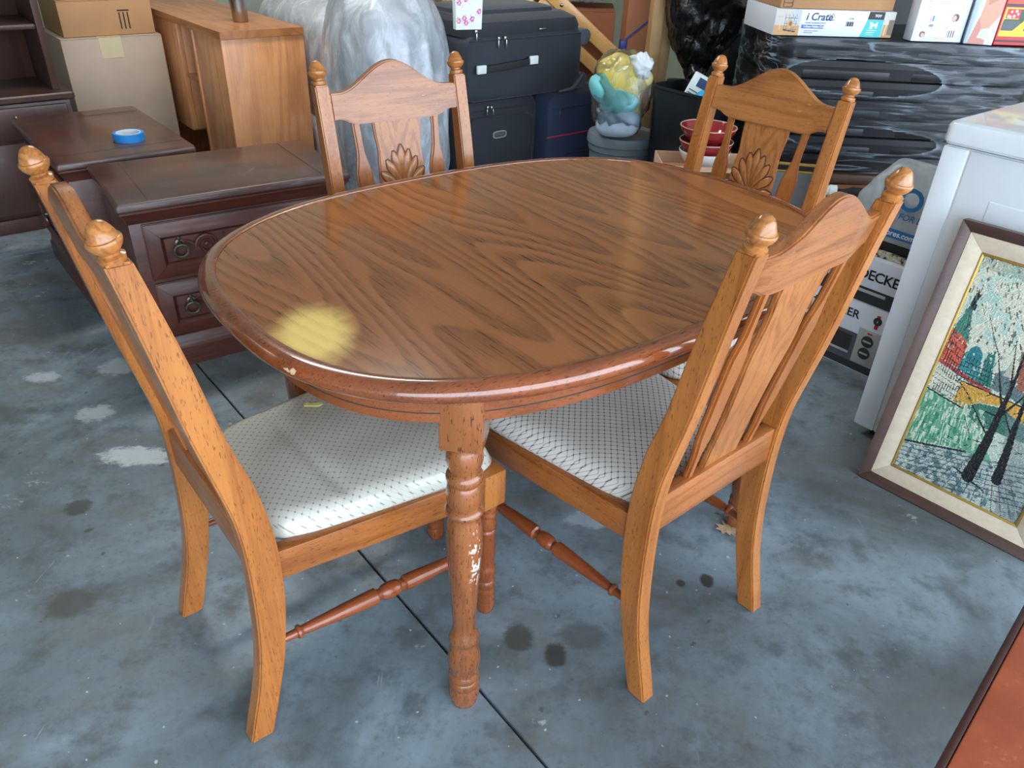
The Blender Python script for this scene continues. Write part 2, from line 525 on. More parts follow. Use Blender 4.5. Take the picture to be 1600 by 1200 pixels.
W_S = wood('stretcher_oak', lin((146, 74, 38)), lin((100, 46, 22)), 'y', ring=6, freq=9, pore=0.45, rough=0.28)
W_F = wood('finial_oak', lin((190, 122, 62)), lin((132, 74, 32)), 'x', ring=7, freq=22, stretch=0.5, amount=0.6, pore=0.2, rough=0.25)
W_SL = wood('slat_oak', lin((174, 104, 50)), lin((126, 66, 28)), 'z', ring=7, freq=7, pore=0.3)
W_G = plain('dark_carving_outline', lin((84, 42, 20)), .5)
W_E = wood('worn_edge_oak', lin((222, 170, 104)), lin((176, 112, 54)), 'z', ring=8, freq=30, stretch=.3, amount=.5, pore=0.2)
W_SP = wood('splat_oak', lin((184, 116, 60)), lin((128, 70, 32)), 'z', ring=16, freq=9, stretch=0.14, amount=0.6, pore=0.3, rough=0.35)

def fabric(name, base, line, dots, coat, lines=0.55):
    t = NT(name)
    sp0 = t.n('ShaderNodeSeparateXYZ'); t.l(t.coord(), sp0.inputs[0])
    zz = t.math('MINIMUM', t.math('SUBTRACT', sp0.outputs[2], .424), 0.0)
    xx = t.math('ADD', sp0.outputs[0], t.math('MULTIPLY', t.math('SIGN', sp0.outputs[0]), zz)); yy = t.math('ADD', sp0.outputs[1], zz)
    class sp_: outputs = (t.math('MULTIPLY', t.math('SUBTRACT', xx, yy), .7071), t.math('MULTIPLY', t.math('ADD', xx, yy), .7071))
    P = 0.0115
    def tri(o):
        f = t.math('FRACT', t.math('DIVIDE', o, P))
        return t.math('ABSOLUTE', t.math('SUBTRACT', f, 0.5))
    ax, ay = tri(sp_.outputs[0]), tri(sp_.outputs[1])
    lx = t.math('SUBTRACT', 1.0, t.step(ax, 0.03, 0.10)); ly = t.math('SUBTRACT', 1.0, t.step(ay, 0.03, 0.10))
    ln = t.math('MAXIMUM', lx, ly)
    dot = t.math('SUBTRACT', 1.0, t.step(t.math('ADD', t.math('MULTIPLY', ax, ax), t.math('MULTIPLY', ay, ay)), 0.012, 0.03))
    big = t.noise(t.coord(), 5, 3)
    col = t.mix(t.math('MULTIPLY', t.step(big, 0.35, 0.7), 0.5), base, tuple(c * 0.86 for c in base))
    col = t.mix(t.math('MULTIPLY', ln, lines), col, line)
    col = t.mix(t.math('MULTIPLY', dot, dots), col, lin((72, 62, 56)))
    t.set(color=col, rough=0.75, coat=coat, coatr=0.08)
    t.bump(t.noise(t.coord(), 18, 2), 0.15, 0.002)
    return t.m
FAB_A = fabric('seat_fabric_under_plastic', lin((202, 200, 188)), lin((160, 158, 148)), 0.55, 1.0, 0.28)
FAB_B = fabric('seat_fabric', lin((214, 208, 200)), lin((136, 130, 126)), 0.8, 0.1, 0.75)
FOAM = plain('bare_foam', lin((240, 226, 140)), 0.8)

back = [(0.0, -.036), (.049, -.024), (.132, -.003), (.225, .011), (.331, .017), (.425, .017), (.502, .011), (.573, -.003), (.662, -.022), (.764, -.040), (.864, -.058), (.93, -.071)]
front = [(0.0, .006), (.048, .019), (.155, .046), (.23, .059), (.312, .068), (.401, .070), (.468, .065), (.555, .050), (.64, .026), (.774, -.001), (.879, -.026), (.93, -.039)]
bs, fs_ = smooth_profile(back, 3), smooth_profile(front, 3)
post_outline = [(y, z) for z, y in bs] + [(y, z) for z, y in fs_[::-1]]
def ymid(z):
    f = lambda L: np.interp(z, [q[0] for q in L], [q[1] for q in L])
    return float(f(back) + f(front)) / 2
FIN = [(0, .0150), (.006, .0165), (.0075, .0165), (.010, .0118), (.013, .0122), (.015, .0150), (.0195, .0185), (.0245, .0208), (.0285, .0212), (.0300, .0202),
       (.0305, .0182), (.035, .0172), (.040, .0148), (.045, .0122), (.0495, .0088), (.0515, .0045), (.052, .0005)]
LEGP = [(.305, .0170), (.298, .0195), (.290, .0205), (.284, .0175), (.281, .0165), (.277, .0205), (.273, .0205), (.268, .0165), (.262, .0180), (.252, .0190), (.240, .0185), (.235, .0165),
        (.231, .0192), (.227, .0192), (.223, .0175), (.200, .0192), (.170, .0188), (.140, .0172), (.134, .0170), (.130, .0200), (.120, .0205), (.100, .0182), (.094, .0170),
        (.090, .0195), (.084, .0205), (.078, .0195), (.074, .0172), (.070, .0172), (.066, .0195), (.058, .0200), (.052, .0185), (.048, .0195), (.036, .0200), (.033, .0188), (.030, .0200), (.012, .0190), (.004, .0175), (0, .0150)]

crest_o = []
for k in range(41):
    x = -.163 + .326 * k / 40
    a = min(1, max(0, (.138 - abs(x)) / .138))
    crest_o.append((x, .9115 + .0605 * (0.5 - 0.5 * math.cos(math.pi * a))))
bot = [(.163, .856), (.146, .856), (.134, .853), (.122, .846), (.108, .841), (.09, .840)]
crest_o = crest_o[::-1]
crest_o = [(x, z) for x, z in crest_o] + [(-x, z) for x, z in bot] + [(x, z) for x, z in bot[::-1]]
def crest_warp(p):
    return (p.x, p.y + ymid(p.z) + .006 - .012 * (1 - (p.x / .163) ** 2), p.z)
spl = [(.848, .0625), (.815, .0615), (.79, .0585), (.77, .0570), (.745, .0590), (.715, .0615), (.685, .0600), (.64, .0540), (.59, .0500), (.54, .0490), (.455, .0490)]
spl = smooth_profile(spl, 3)
def splat_y(z): return .036 + (z - .46) * (-.076 / .385)
splat_o = [(-w_, z) for z, w_ in spl] + [(w_, z) for z, w_ in spl[::-1]]
slt = [(.848, .0095), (.80, .0092), (.775, .0098), (.755, .0135), (.73, .0200), (.715, .0212), (.66, .0205), (.60, .0195), (.56, .0180), (.53, .0125), (.51, .0095), (.455, .0090)]
def slat_c(z): return .0865 + (z - .46) * (.0185 / .385)
slat_o = [(slat_c(z) - w_, z) for z, w_ in slt] + [(slat_c(z) + w_, z) for z, w_ in slt[::-1]]

def cushion_mesh(wrink=0.0):
    nx, ny = 46, 54
    y0, y1 = .058, .509
    vs, fs = [], []
    def P(i, j, lay):
        s = -1 + 2 * i / nx; t = -1 + 2 * j / ny
        # rounded-square map
        n_ = 7.0
        m = max(abs(s), abs(t))
        if m > 0:
            k = m / ((abs(s) ** n_ + abs(t) ** n_) ** (1 / n_))
        else: k = 1
        s2, t2 = s * k, t * k
        y = (y0 + y1) / 2 + t2 * (y1 - y0) / 2
        hw = .160 + (y - y0) / (y1 - y0) * .058 + .004
        if y < .09: hw = min(hw, .158 + .3 * max(0, y - .07))
        x = s2 * hw
        e = 1 - m
        if lay == 0:
            return (x * .97, (y - .29) * .97 + .29, .388)
        z = .400 + .034 * (1 - (1 - min(1, e / .20)) ** 2.2) ** .5 + .010 * (1 - s * s) * (1 - t * t)
        z += .0022 * mnoise.noise(Vector((x * 14, y * 14, 1))) * min(1, e * 6)
        if wrink:
            z -= wrink * math.exp(-((y - .20 - .35 * (x + .05) ** 2) / .012) ** 2) * min(1, e * 5)
        return (x, y, z)
    for lay in (0, 1):
        for j in range(ny + 1):
            for i in range(nx + 1): vs.append(P(i, j, lay))
    N = (nx + 1) * (ny + 1)
    for lay in (0, 1):
        for j in range(ny):
            for i in range(nx):
                q = lay * N + j * (nx + 1) + i
                fs.append((q, q + 1, q + nx + 2, q + nx + 1))
    rim = [j_ * (nx + 1) + i_ for i_, j_ in [(i, 0) for i in range(nx)] + [(nx, j) for j in range(ny)] + [(i, ny) for i in range(nx, 0, -1)] + [(0, j) for j in range(ny, 0, -1)]]
    for a in range(len(rim)):
        b = (a + 1) % len(rim)
        fs.append((rim[a], rim[b], rim[b] + N, rim[a] + N))
    return pydata(vs, fs, 75)

STR = [(0, .0075), (.02, .0078), (.030, .0080), (.031, .0115), (.034, .0130), (.037, .0125), (.040, .0090), (.043, .0085), (.05, .0095), (.12, .0135), (.17, .0155), (.185, .0155),
       (.188, .0110), (.195, .0102), (.200, .0140), (.204, .0150), (.215, .0160), (.228, .0150), (.232, .0140), (.236, .0102), (.243, .0110), (.246, .0155), (.26, .0155),
       (.31, .0135), (.37, .0110), (.385, .0095), (.389, .0125), (.394, .0128), (.398, .0095), (.42, .0085)]

def make_chair(label):
    t = thing('dining_chair', label, 'chair', group='carved oak dining chairs around the table')
    for s in (-1, 1):
        xa, xb = sorted((s * .1625, s * .1945))
        mesh_obj('back_post', prism(post_outline, xa, xb, 'x', .0030, 2, edge=1), (W_ZW, W_E), t)
        d = Vector((0, -.2, 1)).normalized()
        b0 = Vector((s * .1785, -.0555, .9285))
        mesh_obj('finial', lathe(FIN, 28, b0, b0 + d), W_F, t)
    mesh_obj('crest_rail', prism(crest_o, -.011, .011, 'y', .003, 2, crest_warp, edge=1), (W_XW, W_E), t)
    sp = mesh_obj('splat', prism(splat_o, -.006, .006, 'y', .003, 2, lambda p: (p.x, p.y + splat_y(p.z), p.z)), W_SP, t)
    # carved shell: lobes and two leaves raised on the front of the splat
    pieces, dark = [], []
    cz = .684
    for k in range(9):
        a = RAD(-82 + 164 * k / 8)
        L = .098 - .030 * abs(k - 4) / 4
        prof = []
        for q in range(9):
            f = q / 8
            prof.append((L * (.16 + .84 * f), .0012 + .0088 * math.sin(min(1, f * 1.08) * math.pi * .62) * (1 if f < .8 else max(.15, 1 - (f - .8) * 4))))
        d = Vector((math.sin(a) * .62, 0, math.cos(a)))
        base_ = Vector((0, 0, cz + .012 * abs(k - 4) / 4 * -1))
        for grow, flat_, lst in ((1.0, .42, pieces), (1.28, .12, dark)):
            me = lathe([(t0 * (1 + (grow - 1) * .14), r_ * grow) for t0, r_ in prof], 10, (0, 0, 0), d, 60)
            for v in me.vertices:
                v.co.y *= flat_
                z = v.co.z + base_.z
                v.co = Vector((v.co.x, splat_y(z) + .0062 + v.co.y, z))
            lst.append(me)
    for s in (-1, 1):
        for grow, flat_, lst in ((1.0, .38, pieces), (1.3, .12, dark)):
            me = lathe([(0, .001), (.01, .006 * grow), (.022, .008 * grow), (.034, .005 * grow), (.042 + .004 * (grow - 1) * 3, .0008)], 10, (0, 0, 0), (s * .8, 0, .35), 60)
            for v in me.vertices:
                v.co.y *= flat_
                z = v.co.z + cz - .022
                v.co = Vector((v.co.x, splat_y(z) + .0062 + v.co.y, z))
            lst.append(me)
    mesh_obj('carved_shell', joinm(*pieces), W_SP, sp)
    mesh_obj('carving_outline', joinm(*dark), W_G, sp)  # flat dark copies behind the lobes, colouring in their outlines
    for s in (-1, 1):
        o = slat_o if s > 0 else [(-x, z) for x, z in slat_o][::-1]
        mesh_obj('slat', prism(o, -.0065, .0065, 'y', .0042, 2, lambda p: (p.x, p.y + splat_y(p.z) - .001, p.z)), W_SL, t)
    mesh_obj('rear_rail', bx(-.163, .163, .022, .048, .385, .462, .004), W_X, t)
    for s in (-1, 1):
        f = 1 if s > 0 else -1
        a, b, c, d = (f * .160, .058), (f * .186, .058), (f * .2125, .470), (f * .186, .470)
        pts = [(*a, .345), (*b, .345), (*c, .322), (*d, .322), (*a, .404), (*b, .404), (*c, .384), (*d, .384)]
        mesh_obj('side_rail', hexa(pts, .0025), W_Y, t)
    mesh_obj('front_rail', bx(-.175, .175, .478, .500, .322, .384, .003), W_X, t)
    for s in (-1, 1):
        lg = mesh_obj('front_leg', lathe([(.305 - z, r) for z, r in LEGP], 24, (s * .1925, .486, .305), (s * .1925, .486, 0)), W_T, t)
        mesh_obj('leg_block', bx(s * .1925 - .025, s * .1925 + .025, .461, .511, .304, .386, .003), W_Z, lg)
        p0 = Vector((s * .180, .050, .203)); p1 = Vector((s * .1925, .470, .188))
        mesh_obj('side_stretcher', lathe([(q * .42 / .42, r) for q, r in STR], 18, p0, p1), W_S, t)
    cu = mesh_obj('seat_cushion', cushion_mesh(), FAB_B, t)
    return t

chair_b = make_chair('honey oak dining chair seen from behind, side of the table beside the framed painting')
chair_b.location = (.39794, 1.08807, 0); chair_b.rotation_euler = (0, 0, RAD(41.40))
def place(label, x, y, a):
    c = copy_tree(chair_b); c['label'] = label
    c.location = (x, y, 0); c.rotation_euler = (0, 0, RAD(a)); return c
chair_a = place('oak dining chair seen side on, with a plastic covered cream seat, beside the dark nightstands', -.53528, .98975, -50.14)
chair_c = place('oak dining chair facing us across the table, in front of the plastic wrapped furniture', -.2850, 1.8820, 214.6)
chair_d = place('scuffed oak dining chair facing us, in front of the film wrapped black totes', .58843, 1.97610, 134.93)
for ch in chair_a.children:
    if ch.name.startswith('seat_cushion'):
        ch.data = cushion_mesh(.0045); ch.data.materials.append(FAB_A)
        ch['label'] = 'cream seat cushion under clear plastic'
tear = prism([(-.018, -.006), (.010, -.009), (.018, -.002), (.016, .005), (.004, .004), (-.006, .001), (-.012, .006), (-.016, .003)], 0, .0012, 'z', 0)
o_ = mesh_obj('foam_tear', tear, FOAM, chair_a); o_.location = (-.112, .284, .4432); o_.rotation_euler = (0, 0, RAD(58))
o_['label'] = 'pale yellow tear in the seat cover'
for ch in chair_d.children:
    if ch.name.startswith('crest_rail'):
        ch.data = ch.data.copy()
        ch.data.materials[0] = (wood('scuffed_crest_oak', lin((182, 116, 58)), lin((128, 70, 30)), 'x', ring=12, freq=8, amount=0.6, pore=0.35,
                                      wear=lin((222, 172, 104)), wear_amount=1.0, scuffs=0.9, loc=(4, 2, 1)))
        ch['label'] = 'crest rail with pale scuffs along its edge'

# ---- table
tb = thing('dining_table', 'oval oak dining table with a glossy brown top and a bleached round patch', 'table', (.04160, 1.41612, 0), RAD(39.67))
TA, TB, TN = .6183, .4507, 2.633
def outline(off=0.0, n=160):
    pts = []
    for k in range(n):
        t_ = 2 * math.pi * k / n
        c, s = math.cos(t_), math.sin(t_)
        pts.append(Vector((TA * math.copysign(abs(c) ** (2 / TN), c), TB * math.copysign(abs(s) ** (2 / TN), s))))
    if off == 0: return pts
    res = []
    for k in range(n):
        d = (pts[(k + 1) % n] - pts[k - 1]).normalized()
        res.append(pts[k] + Vector((d.y, -d.x)) * off)
    return res
def ring_sweep(profile, n=160, ang=40):
    rows = []
    for off, z in profile:
        rows.append([(p.x, p.y, z) for p in outline(off, n)])
    m = len(profile); vs = [p for r in rows for p in r]; fs = []
    for i in range(m):
        j = (i + 1) % m
        for k in range(n):
            k2 = (k + 1) % n
            fs.append((i * n + k, i * n + k2, j * n + k2, j * n + k))
    return pydata(vs, fs, ang)
tt = NT('oak_laminate_top')
v = tt.coord(scale=(1, .11, 1), loc=(.35, .2, 0))
warpn = tt.noise(tt.coord(scale=(1, .35, 1)), 5.0, 2)
n_ = tt.noise(v, 3.4, 1.2, 0.4)
arg = tt.math('ADD', tt.math('MULTIPLY', n_, 34.0), tt.math('MULTIPLY', warpn, 2.0))
sw = tt.math('FRACT', arg)
ringv = tt.math('MULTIPLY', tt.step(sw, 0.15, 0.82), tt.math('SUBTRACT', 1.0, tt.step(sw, 0.86, 0.99)))
fine = tt.noise(tt.coord(scale=(1, .016, 1)), 520, 2, 0.6)
pores = tt.step(fine, 0.44, 0.62)
dash = tt.step(tt.noise(tt.coord(scale=(1, .05, 1)), 300, 2, .5), .46, .60)
g = tt.math('ADD', tt.math('MULTIPLY', ringv, tt.math('ADD', tt.math('MULTIPLY', tt.math('MULTIPLY', pores, dash), .55), .38)), tt.math('MULTIPLY', tt.math('MULTIPLY', pores, dash), .16), clamp=True)
col = tt.mix(g, lin((157, 98, 56)), lin((76, 41, 22)))
ton = tt.noise(tt.coord(scale=(1, .25, 1), loc=(5, 1, 0)), 4, 2)
col = tt.mix(tt.math('MULTIPLY', tt.step(ton, 0.35, 0.7), .35), col, lin((140, 80, 44)))
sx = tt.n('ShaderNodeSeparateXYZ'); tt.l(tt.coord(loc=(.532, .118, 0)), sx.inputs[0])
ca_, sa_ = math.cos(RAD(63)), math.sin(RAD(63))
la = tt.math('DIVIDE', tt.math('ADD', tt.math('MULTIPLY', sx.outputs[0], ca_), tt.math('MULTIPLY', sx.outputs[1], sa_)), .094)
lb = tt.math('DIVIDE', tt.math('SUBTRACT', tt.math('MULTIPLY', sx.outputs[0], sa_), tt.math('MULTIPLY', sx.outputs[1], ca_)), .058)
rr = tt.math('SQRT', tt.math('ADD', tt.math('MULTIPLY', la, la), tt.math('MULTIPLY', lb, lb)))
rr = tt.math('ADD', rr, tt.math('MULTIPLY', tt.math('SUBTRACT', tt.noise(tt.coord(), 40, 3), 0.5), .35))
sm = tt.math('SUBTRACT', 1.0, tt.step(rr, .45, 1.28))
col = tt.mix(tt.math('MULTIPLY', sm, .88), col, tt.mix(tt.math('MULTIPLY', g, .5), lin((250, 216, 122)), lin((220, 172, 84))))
tt.set(color=col, rough=0.16, spec=0.5, coat=0.35, coatr=0.05)
tt.bump(fine, 0.03, 0.0006)
TOPM = tt.m
RIMW = wood('table_rim_oak', lin((146, 76, 38)), lin((92, 46, 22)), 'x', ring=8, freq=6, stretch=0.12, amount=.45, pore=.7, rough=.2, coat=1.0, porescale=420, coatr=.04, chips=((-.604, -.172, .740), (-.597, -.183, .741), (-.457, -.377, .734), (-.452, -.381, .733)))
APW = wood('table_apron_oak', lin((148, 80, 40)), lin((96, 50, 24)), 'x', ring=8, freq=6, stretch=0.12, amount=.45, pore=.6, rough=.3)
TLEG = wood('table_leg_oak', lin((156, 92, 48)), lin((96, 52, 26)), 'z', ring=6, freq=8, amount=.45, pore=.75, rough=.25, coat=.5, coatr=.08, scrape=(-.392, -.338, .385))
ins = outline(-.0305, 320)
for s in (-1, 1):
    gap = .0005
    pts = [p for p in ins if s * p.x > gap]
    pts.sort(key=lambda p: math.atan2(p.y, p.x * s))
    # closing the cut side on the seam
    hy = max(abs(p.y) for p in pts)
    pl_ = [(s * gap, -hy)] + [(p.x, p.y) for p in pts] + [(s * gap, hy)]
    if s < 0: pl_ = pl_[::-1]
    mesh_obj('tabletop_half', prism(pl_, .735, .7505, 'z', .0004, 1), TOPM, tb)
mesh_obj('table_rim', ring_sweep([(-.07, .722), (-.014, .722), (-.008, .7235), (-.003, .728), (-.0005, .734), (0, .739), (-.002, .7445), (-.006, .749), (-.012, .752), (-.020, .7532),
                                  (-.0275, .7530), (-.0300, .7520), (-.0306, .7490), (-.07, .734)]), RIMW, tb)
mesh_obj('apron', ring_sweep([(-.078, .722), (-.055, .722), (-.055, .662), (-.0555, .661), (-.078, .661)], ang=25), APW, tb)
mesh_obj('apron_groove', ring_sweep([(-.0552, .6765), (-.0546, .6765), (-.0546, .6785), (-.0552, .6785)]), DARKJOINT, tb)
TL = [(.612, .024), (.606, .0235), (.600, .0255), (.590, .0285), (.580, .0292), (.570, .0275), (.562, .0245), (.557, .0235), (.5545, .0262), (.550, .0290), (.545, .0298), (.540, .0290), (.5355, .0262),
      (.533, .0250), (.528, .0272), (.516, .0292), (.506, .0296), (.497, .0284), (.490, .0262), (.487, .0255), (.484, .0290), (.480, .0315), (.4765, .0318), (.473, .0300), (.4695, .0262), (.466, .0242),
      (.460, .0252), (.445, .0285), (.425, .0302), (.40, .0300), (.36, .0278), (.31, .0248), (.26, .0222), (.222, .0205), (.208, .0200), (.203, .0205), (.196, .0225), (.187, .0258), (.181, .0276), (.177, .0276),
      (.172, .0255), (.168, .0235), (.164, .0240), (.152, .0268), (.134, .0296), (.120, .0302), (.106, .0288), (.094, .0262), (.089, .0250), (.0865, .0262), (.082, .0286), (.077, .0288), (.072, .0275), (.0695, .0262),
      (.067, .0278), (.061, .0292), (.055, .0285), (.052, .0268), (.049, .0265), (.046, .0280), (.036, .0290), (.026, .0288), (.012, .0272), (.004, .0255), (0, .0225)]
for sx_ in (-1, 1):
    for sy_ in (-1, 1):
        cx, cy = (.436 if sx_ > 0 else -.394), sy_ * .3046
        ang = math.atan2(sy_ * .95, sx_)
        lg = mesh_obj('table_leg', lathe([(.612 - z, r) for z, r in TL], 32, (cx, cy, .612), (cx, cy, 0)), TLEG, tb)
        mesh_obj('leg_block', box(cx, cy, .6665, .065, .065, .111, .003, 2, Matrix.Rotation(ang, 3, 'Z')), TLEG, lg)

# ================================================================== RIGHT: WASHER, PAINTING, SIDE TABLE
WHITE = plain('white_enamel', lin((226, 232, 238)), 0.28, vary=0.02, coat=0.4)
WHITE2 = plain('white_enamel_panel', lin((222, 229, 236)), 0.32, vary=0.02, coat=0.3)
BLACKR = plain('black_rubber', (0.012, 0.012, 0.013), 0.7)
ws = thing('washing_machine', 'white enamel washing machine behind the framed painting', 'washing machine', G(1.989, .80, 0), GA)
# local x = into the machine (u), local -y = toward us (v decreasing)
mesh_obj('cabinet', bx(.004, .66, -.674, -.004, .03, .842, .006), WHITE, ws)
mesh_obj('corner_panel', bx(0, .03, -.060, -.0005, .03, .838, .004), WHITE, ws)
mesh_obj('side_panel', bx(.0005, .02, -.672, -.0635, .03, .838, .004), WHITE2, ws)
mesh_obj('pressed_panel', bx(-.0015, .01, -.60, -.14, .12, .74, .012, 3), WHITE2, ws)
mesh_obj('lid', loft([rrect(.664, .682, .018, z, 5, .33, -.339) for z in (.844, .848)] + [rrect(.676, .690, .022, z, 5, .33, -.339) for z in (.850, .884)] +
                     [rrect(.668, .682, .022, .892, 5, .33, -.339), rrect(.650, .664, .022, .896, 5, .33, -.339)]), WHITE, ws)
for fx in (.05, .60):
    for fy in (-.62, -.06):
        mesh_obj('foot', lathe([(0, .02), (.004, .024), (.012, .024), (.014, .012), (.032, .012)], 16, (fx, fy, 0), (fx, fy, 1)), BLACKR, ws)

# framed painting leaning on the washer
WAL = wood('dark_walnut_frame', lin((92, 66, 60)), lin((66, 44, 40)), 'x', ring=5, freq=5, amount=.4, pore=.2, rough=.45, coat=.1)
LINEN = plain('cream_linen_liner', lin((216, 200, 176)), 0.8, vary=0.05, scale=60)
GILT = plain('gilt_slip', lin((196, 158, 82)), 0.35, 0.6)
pt = thing('framed_painting', 'framed street scene painting leaning against the white washing machine', 'painting', (.956, 1.676, 0.002),
           rot=None)
TW, TH, TILT = .438, .712, math.atan2(.112, .70)
pt.rotation_euler = (-TILT, 0, RAD(-47.0))
def mitred(name, x0, x1, z0, z1, wd, y_out, y_in, y_back, m, parent, labels=None):
    """four mitred strips, outer rectangle to inner, front face slopes from y_out (outer) to y_in (inner)"""
    o = [(x0, z0), (x1, z0), (x1, z1), (x0, z1)]; i = [(x0 + wd, z0 + wd), (x1 - wd, z0 + wd), (x1 - wd, z1 - wd), (x0 + wd, z1 - wd)]
    for k in range(4):
        j = (k + 1) % 4
        pts = [(o[k][0], y_back, o[k][1]), (o[j][0], y_back, o[j][1]), (i[j][0], y_back, i[j][1]), (i[k][0], y_back, i[k][1]),
               (o[k][0], y_out, o[k][1]), (o[j][0], y_out, o[j][1]), (i[j][0], y_in, i[j][1]), (i[k][0], y_in, i[k][1])]
        mesh_obj(name, hexa(pts, .0012), m, parent)
mitred('outer_moulding', 0, TW, 0, TH, .024, -.006, .002, .030, WAL, pt)
mitred('liner', .0245, TW - .0245, .0245, TH - .0245, .038, .003, .009, .026, LINEN, pt)
mitred('gilt_slip', .063, TW - .063, .063, TH - .063, .006, .0075, .0085, .024, GILT, pt)
PW, PH = TW - 2 * .0685, TH - 2 * .0685
cv = Canvas(150, 290, (190, 204, 188))
cv.x = cv.x / (.38 + .67 * cv.y); cv.x = 1 - abs(1 - cv.x)
n1_ = cv.smooth_noise(14, 20); n2_ = cv.smooth_noise(40, 60); n3_ = cv.smooth_noise(90, 30)
sky_ = cv.y < .46
cv.put(sky_ & (n1_ > .45), (208, 204, 184), .8); cv.put(sky_ & (n1_ < .3), (166, 194, 184), .7); cv.put(sky_ & (n2_ > .84), (84, 88, 74), .8)
cv.put(sky_ & (cv.y < .05), (120, 130, 110), .35)
# buildings
cv.poly([(0, .33), (.07, .27), (.12, .255), (.24, .37), (.22, .47), (0, .455)], (196, 92, 72))
cv.poly([(0, .32), (.10, .215), (.16, .22), (.25, .36), (.14, .335)], (70, 128, 112))
cv.poly([(.09, .22), (.13, .155), (.17, .15), (.18, .22)], (62, 92, 88))
cv.poly([(.22, .47), (.24, .40), (.33, .365), (.42, .385), (.46, .45), (.45, .50)], (64, 140, 140))
cv.ell(.36, .40, .085, .045, (44, 120, 128))
cv.poly([(.45, .50), (.50, .37), (.58, .345), (.60, .50)], (46, 116, 106))
cv.poly([(.60, .50), (.62, .43), (.75, .40), (1, .43), (1, .52)], (96, 116, 118))
cv.poly([(.70, .43), (.78, .36), (.88, .43)], (180, 176, 160)); cv.rect(.86, .34, .98, .47, (150, 92, 74))
cv.poly([(0, .455), (.62, .51), (.62, .535), (0, .475)], (168, 52, 50), .85)
# quay wall, bridge
cv.poly([(0, .475), (.30, .52), (.34, .615), (0, .60)], (206, 208, 190))
cv.poly([(.30, .515), (1, .525), (1, .60), (.72, .555), (.52, .575), (.36, .625), (.28, .615)], (204, 156, 70))
cv.poly([(.36, .625), (.52, .578), (.74, .56), (1, .60), (1, .66), (.55, .67)], (58, 112, 98))
cv.poly([(.28, .64), (.42, .66), (.60, .74), (.74, .80), (.52, .77), (.30, .69)], (196, 164, 84))
# water
cv.poly([(0, .60), (.36, .625), (.60, .72), (.74, .80), (.42, .80), (0, .865)], (112, 172, 142))
wat = (cv.y > .60) & (cv.y < .86) & (cv.y < .865 - .15 * cv.x) & (cv.x < .62)
cv.put(wat & (n3_ > .62), (214, 220, 200), .8); cv.put(wat & (n3_ < .32), (46, 132, 96), .8); cv.put(wat & (n2_ > .72), (84, 150, 120), .8)
# pavement
cv.poly([(0, .865), (.45, .80), (.75, .80), (1, .74), (1, 1), (0, 1)], (168, 186, 184))
pav = (cv.y > .80) & (cv.y > .865 - .14 * cv.x)
cv.put(pav & (n2_ > .6), (198, 204, 196), .7); cv.put(pav & (n2_ < .33), (78, 110, 116), .75); cv.put((cv.x > .80) & (cv.y > .58), (130, 140, 142), .55)
for k in range(9):
    yy = .86 + .02 * k
    cv.line(0, yy + .02, 1, yy - .10, .003, (34, 42, 46), .7)
for k in range(14): cv.line(.02 + .075 * k, 1, .30 + .045 * k, .84, .0028, (34, 42, 46), .65)
cv.line(0, .868, .50, .80, .009, (40, 46, 42))
rg = np.random.RandomState(3)
for k in range(150):                                     # palette-knife marks
    x, y = rg.rand(), rg.rand() * .46; a = rg.rand() * 6.28; L = .012 + .03 * rg.rand()
    c = ((60, 66, 60), (222, 216, 196), (138, 156, 148))[rg.choice(3, p=(.35, .45, .2))]
    cv.line(x, y, x + L * math.cos(a), y + L * .6 * math.sin(a), .004 + .012 * rg.rand(), c, .8, .003)
for k in range(120):
    x, y = rg.rand(), .46 + .54 * rg.rand(); L = .02 + .05 * rg.rand()
    cv.line(x, y, x + L, y - .1 * L + .02 * (rg.rand() - .5), .0035, ((30, 40, 40), (216, 222, 208), (50, 90, 84))[rg.randint(3)], .7)
for k in range(9): cv.line(.0 + .028 * k, .30 + .02 * k - .01, .0 + .028 * k, .475 + .004 * k, .003, (30, 26, 26), .8)
for k in range(4): cv.line(0, .34 + .03 * k, .24, .37 + .03 * k, .003, (30, 26, 26), .8)
for k in range(9): cv.line(.24 + .04 * k, .40, .24 + .04 * k, .51, .0035, (20, 40, 44), .75)
for k in range(4): cv.line(.22, .43 + .022 * k, .62, .44 + .022 * k, .003, (20, 40, 44), .8)
for k in range(12): cv.line(.027 * k, .478 + .003 * k, .027 * k, .60, .0025, (40, 42, 40), .7)
for k in range(5): cv.line(0, .495 + .024 * k, .32, .53 + .02 * k, .0025, (40, 42, 40), .7)
for k in range(7): cv.line(.11 + .012 * k, .13 + .01 * (k % 3), .115 + .012 * k, .22, .004, (26, 34, 34), .9)
cv.line(.0, .60, .36, .625, .007, (34, 40, 38)); cv.line(.28, .515, 1, .525, .006, (40, 34, 26))
for x0, y0, x1, y1, a_, b_ in ((.56, .90, .72, .60, .050, .030), (.72, .60, .84, .42, .030, .016), (.84, .42, .98, .22, .016, .006), (.74, .56, .62, .36, .014, .005),
                               (.62, .36, .40, .22, .006, .003), (.72, .60, .98, .46, .014, .004), (.66, .70, .40, .56, .010, .003), (.40, .56, .22, .50, .005, .002),
                               (.80, .47, .80, .28, .012, .004), (.78, .86, .88, .62, .040, .026), (.88, .62, .99, .44, .024, .012), (.86, .66, .70, .50, .010, .003),
                               (.64, .73, .50, .74, .006, .002), (.72, .60, .58, .60, .007, .003), (.56, .905, .44, .885, .012, .004), (.56, .905, .70, .93, .012, .004), (.50, .72, .42, .65, .004, .002)):
    cv.line(x0, y0, x1, y1, a_, (22, 26, 32), 1, b_)
cn = print_panel('canvas', cv, PW, PH, pt, PAINT, .0016); cn.location = (.0685, .012, .0685)

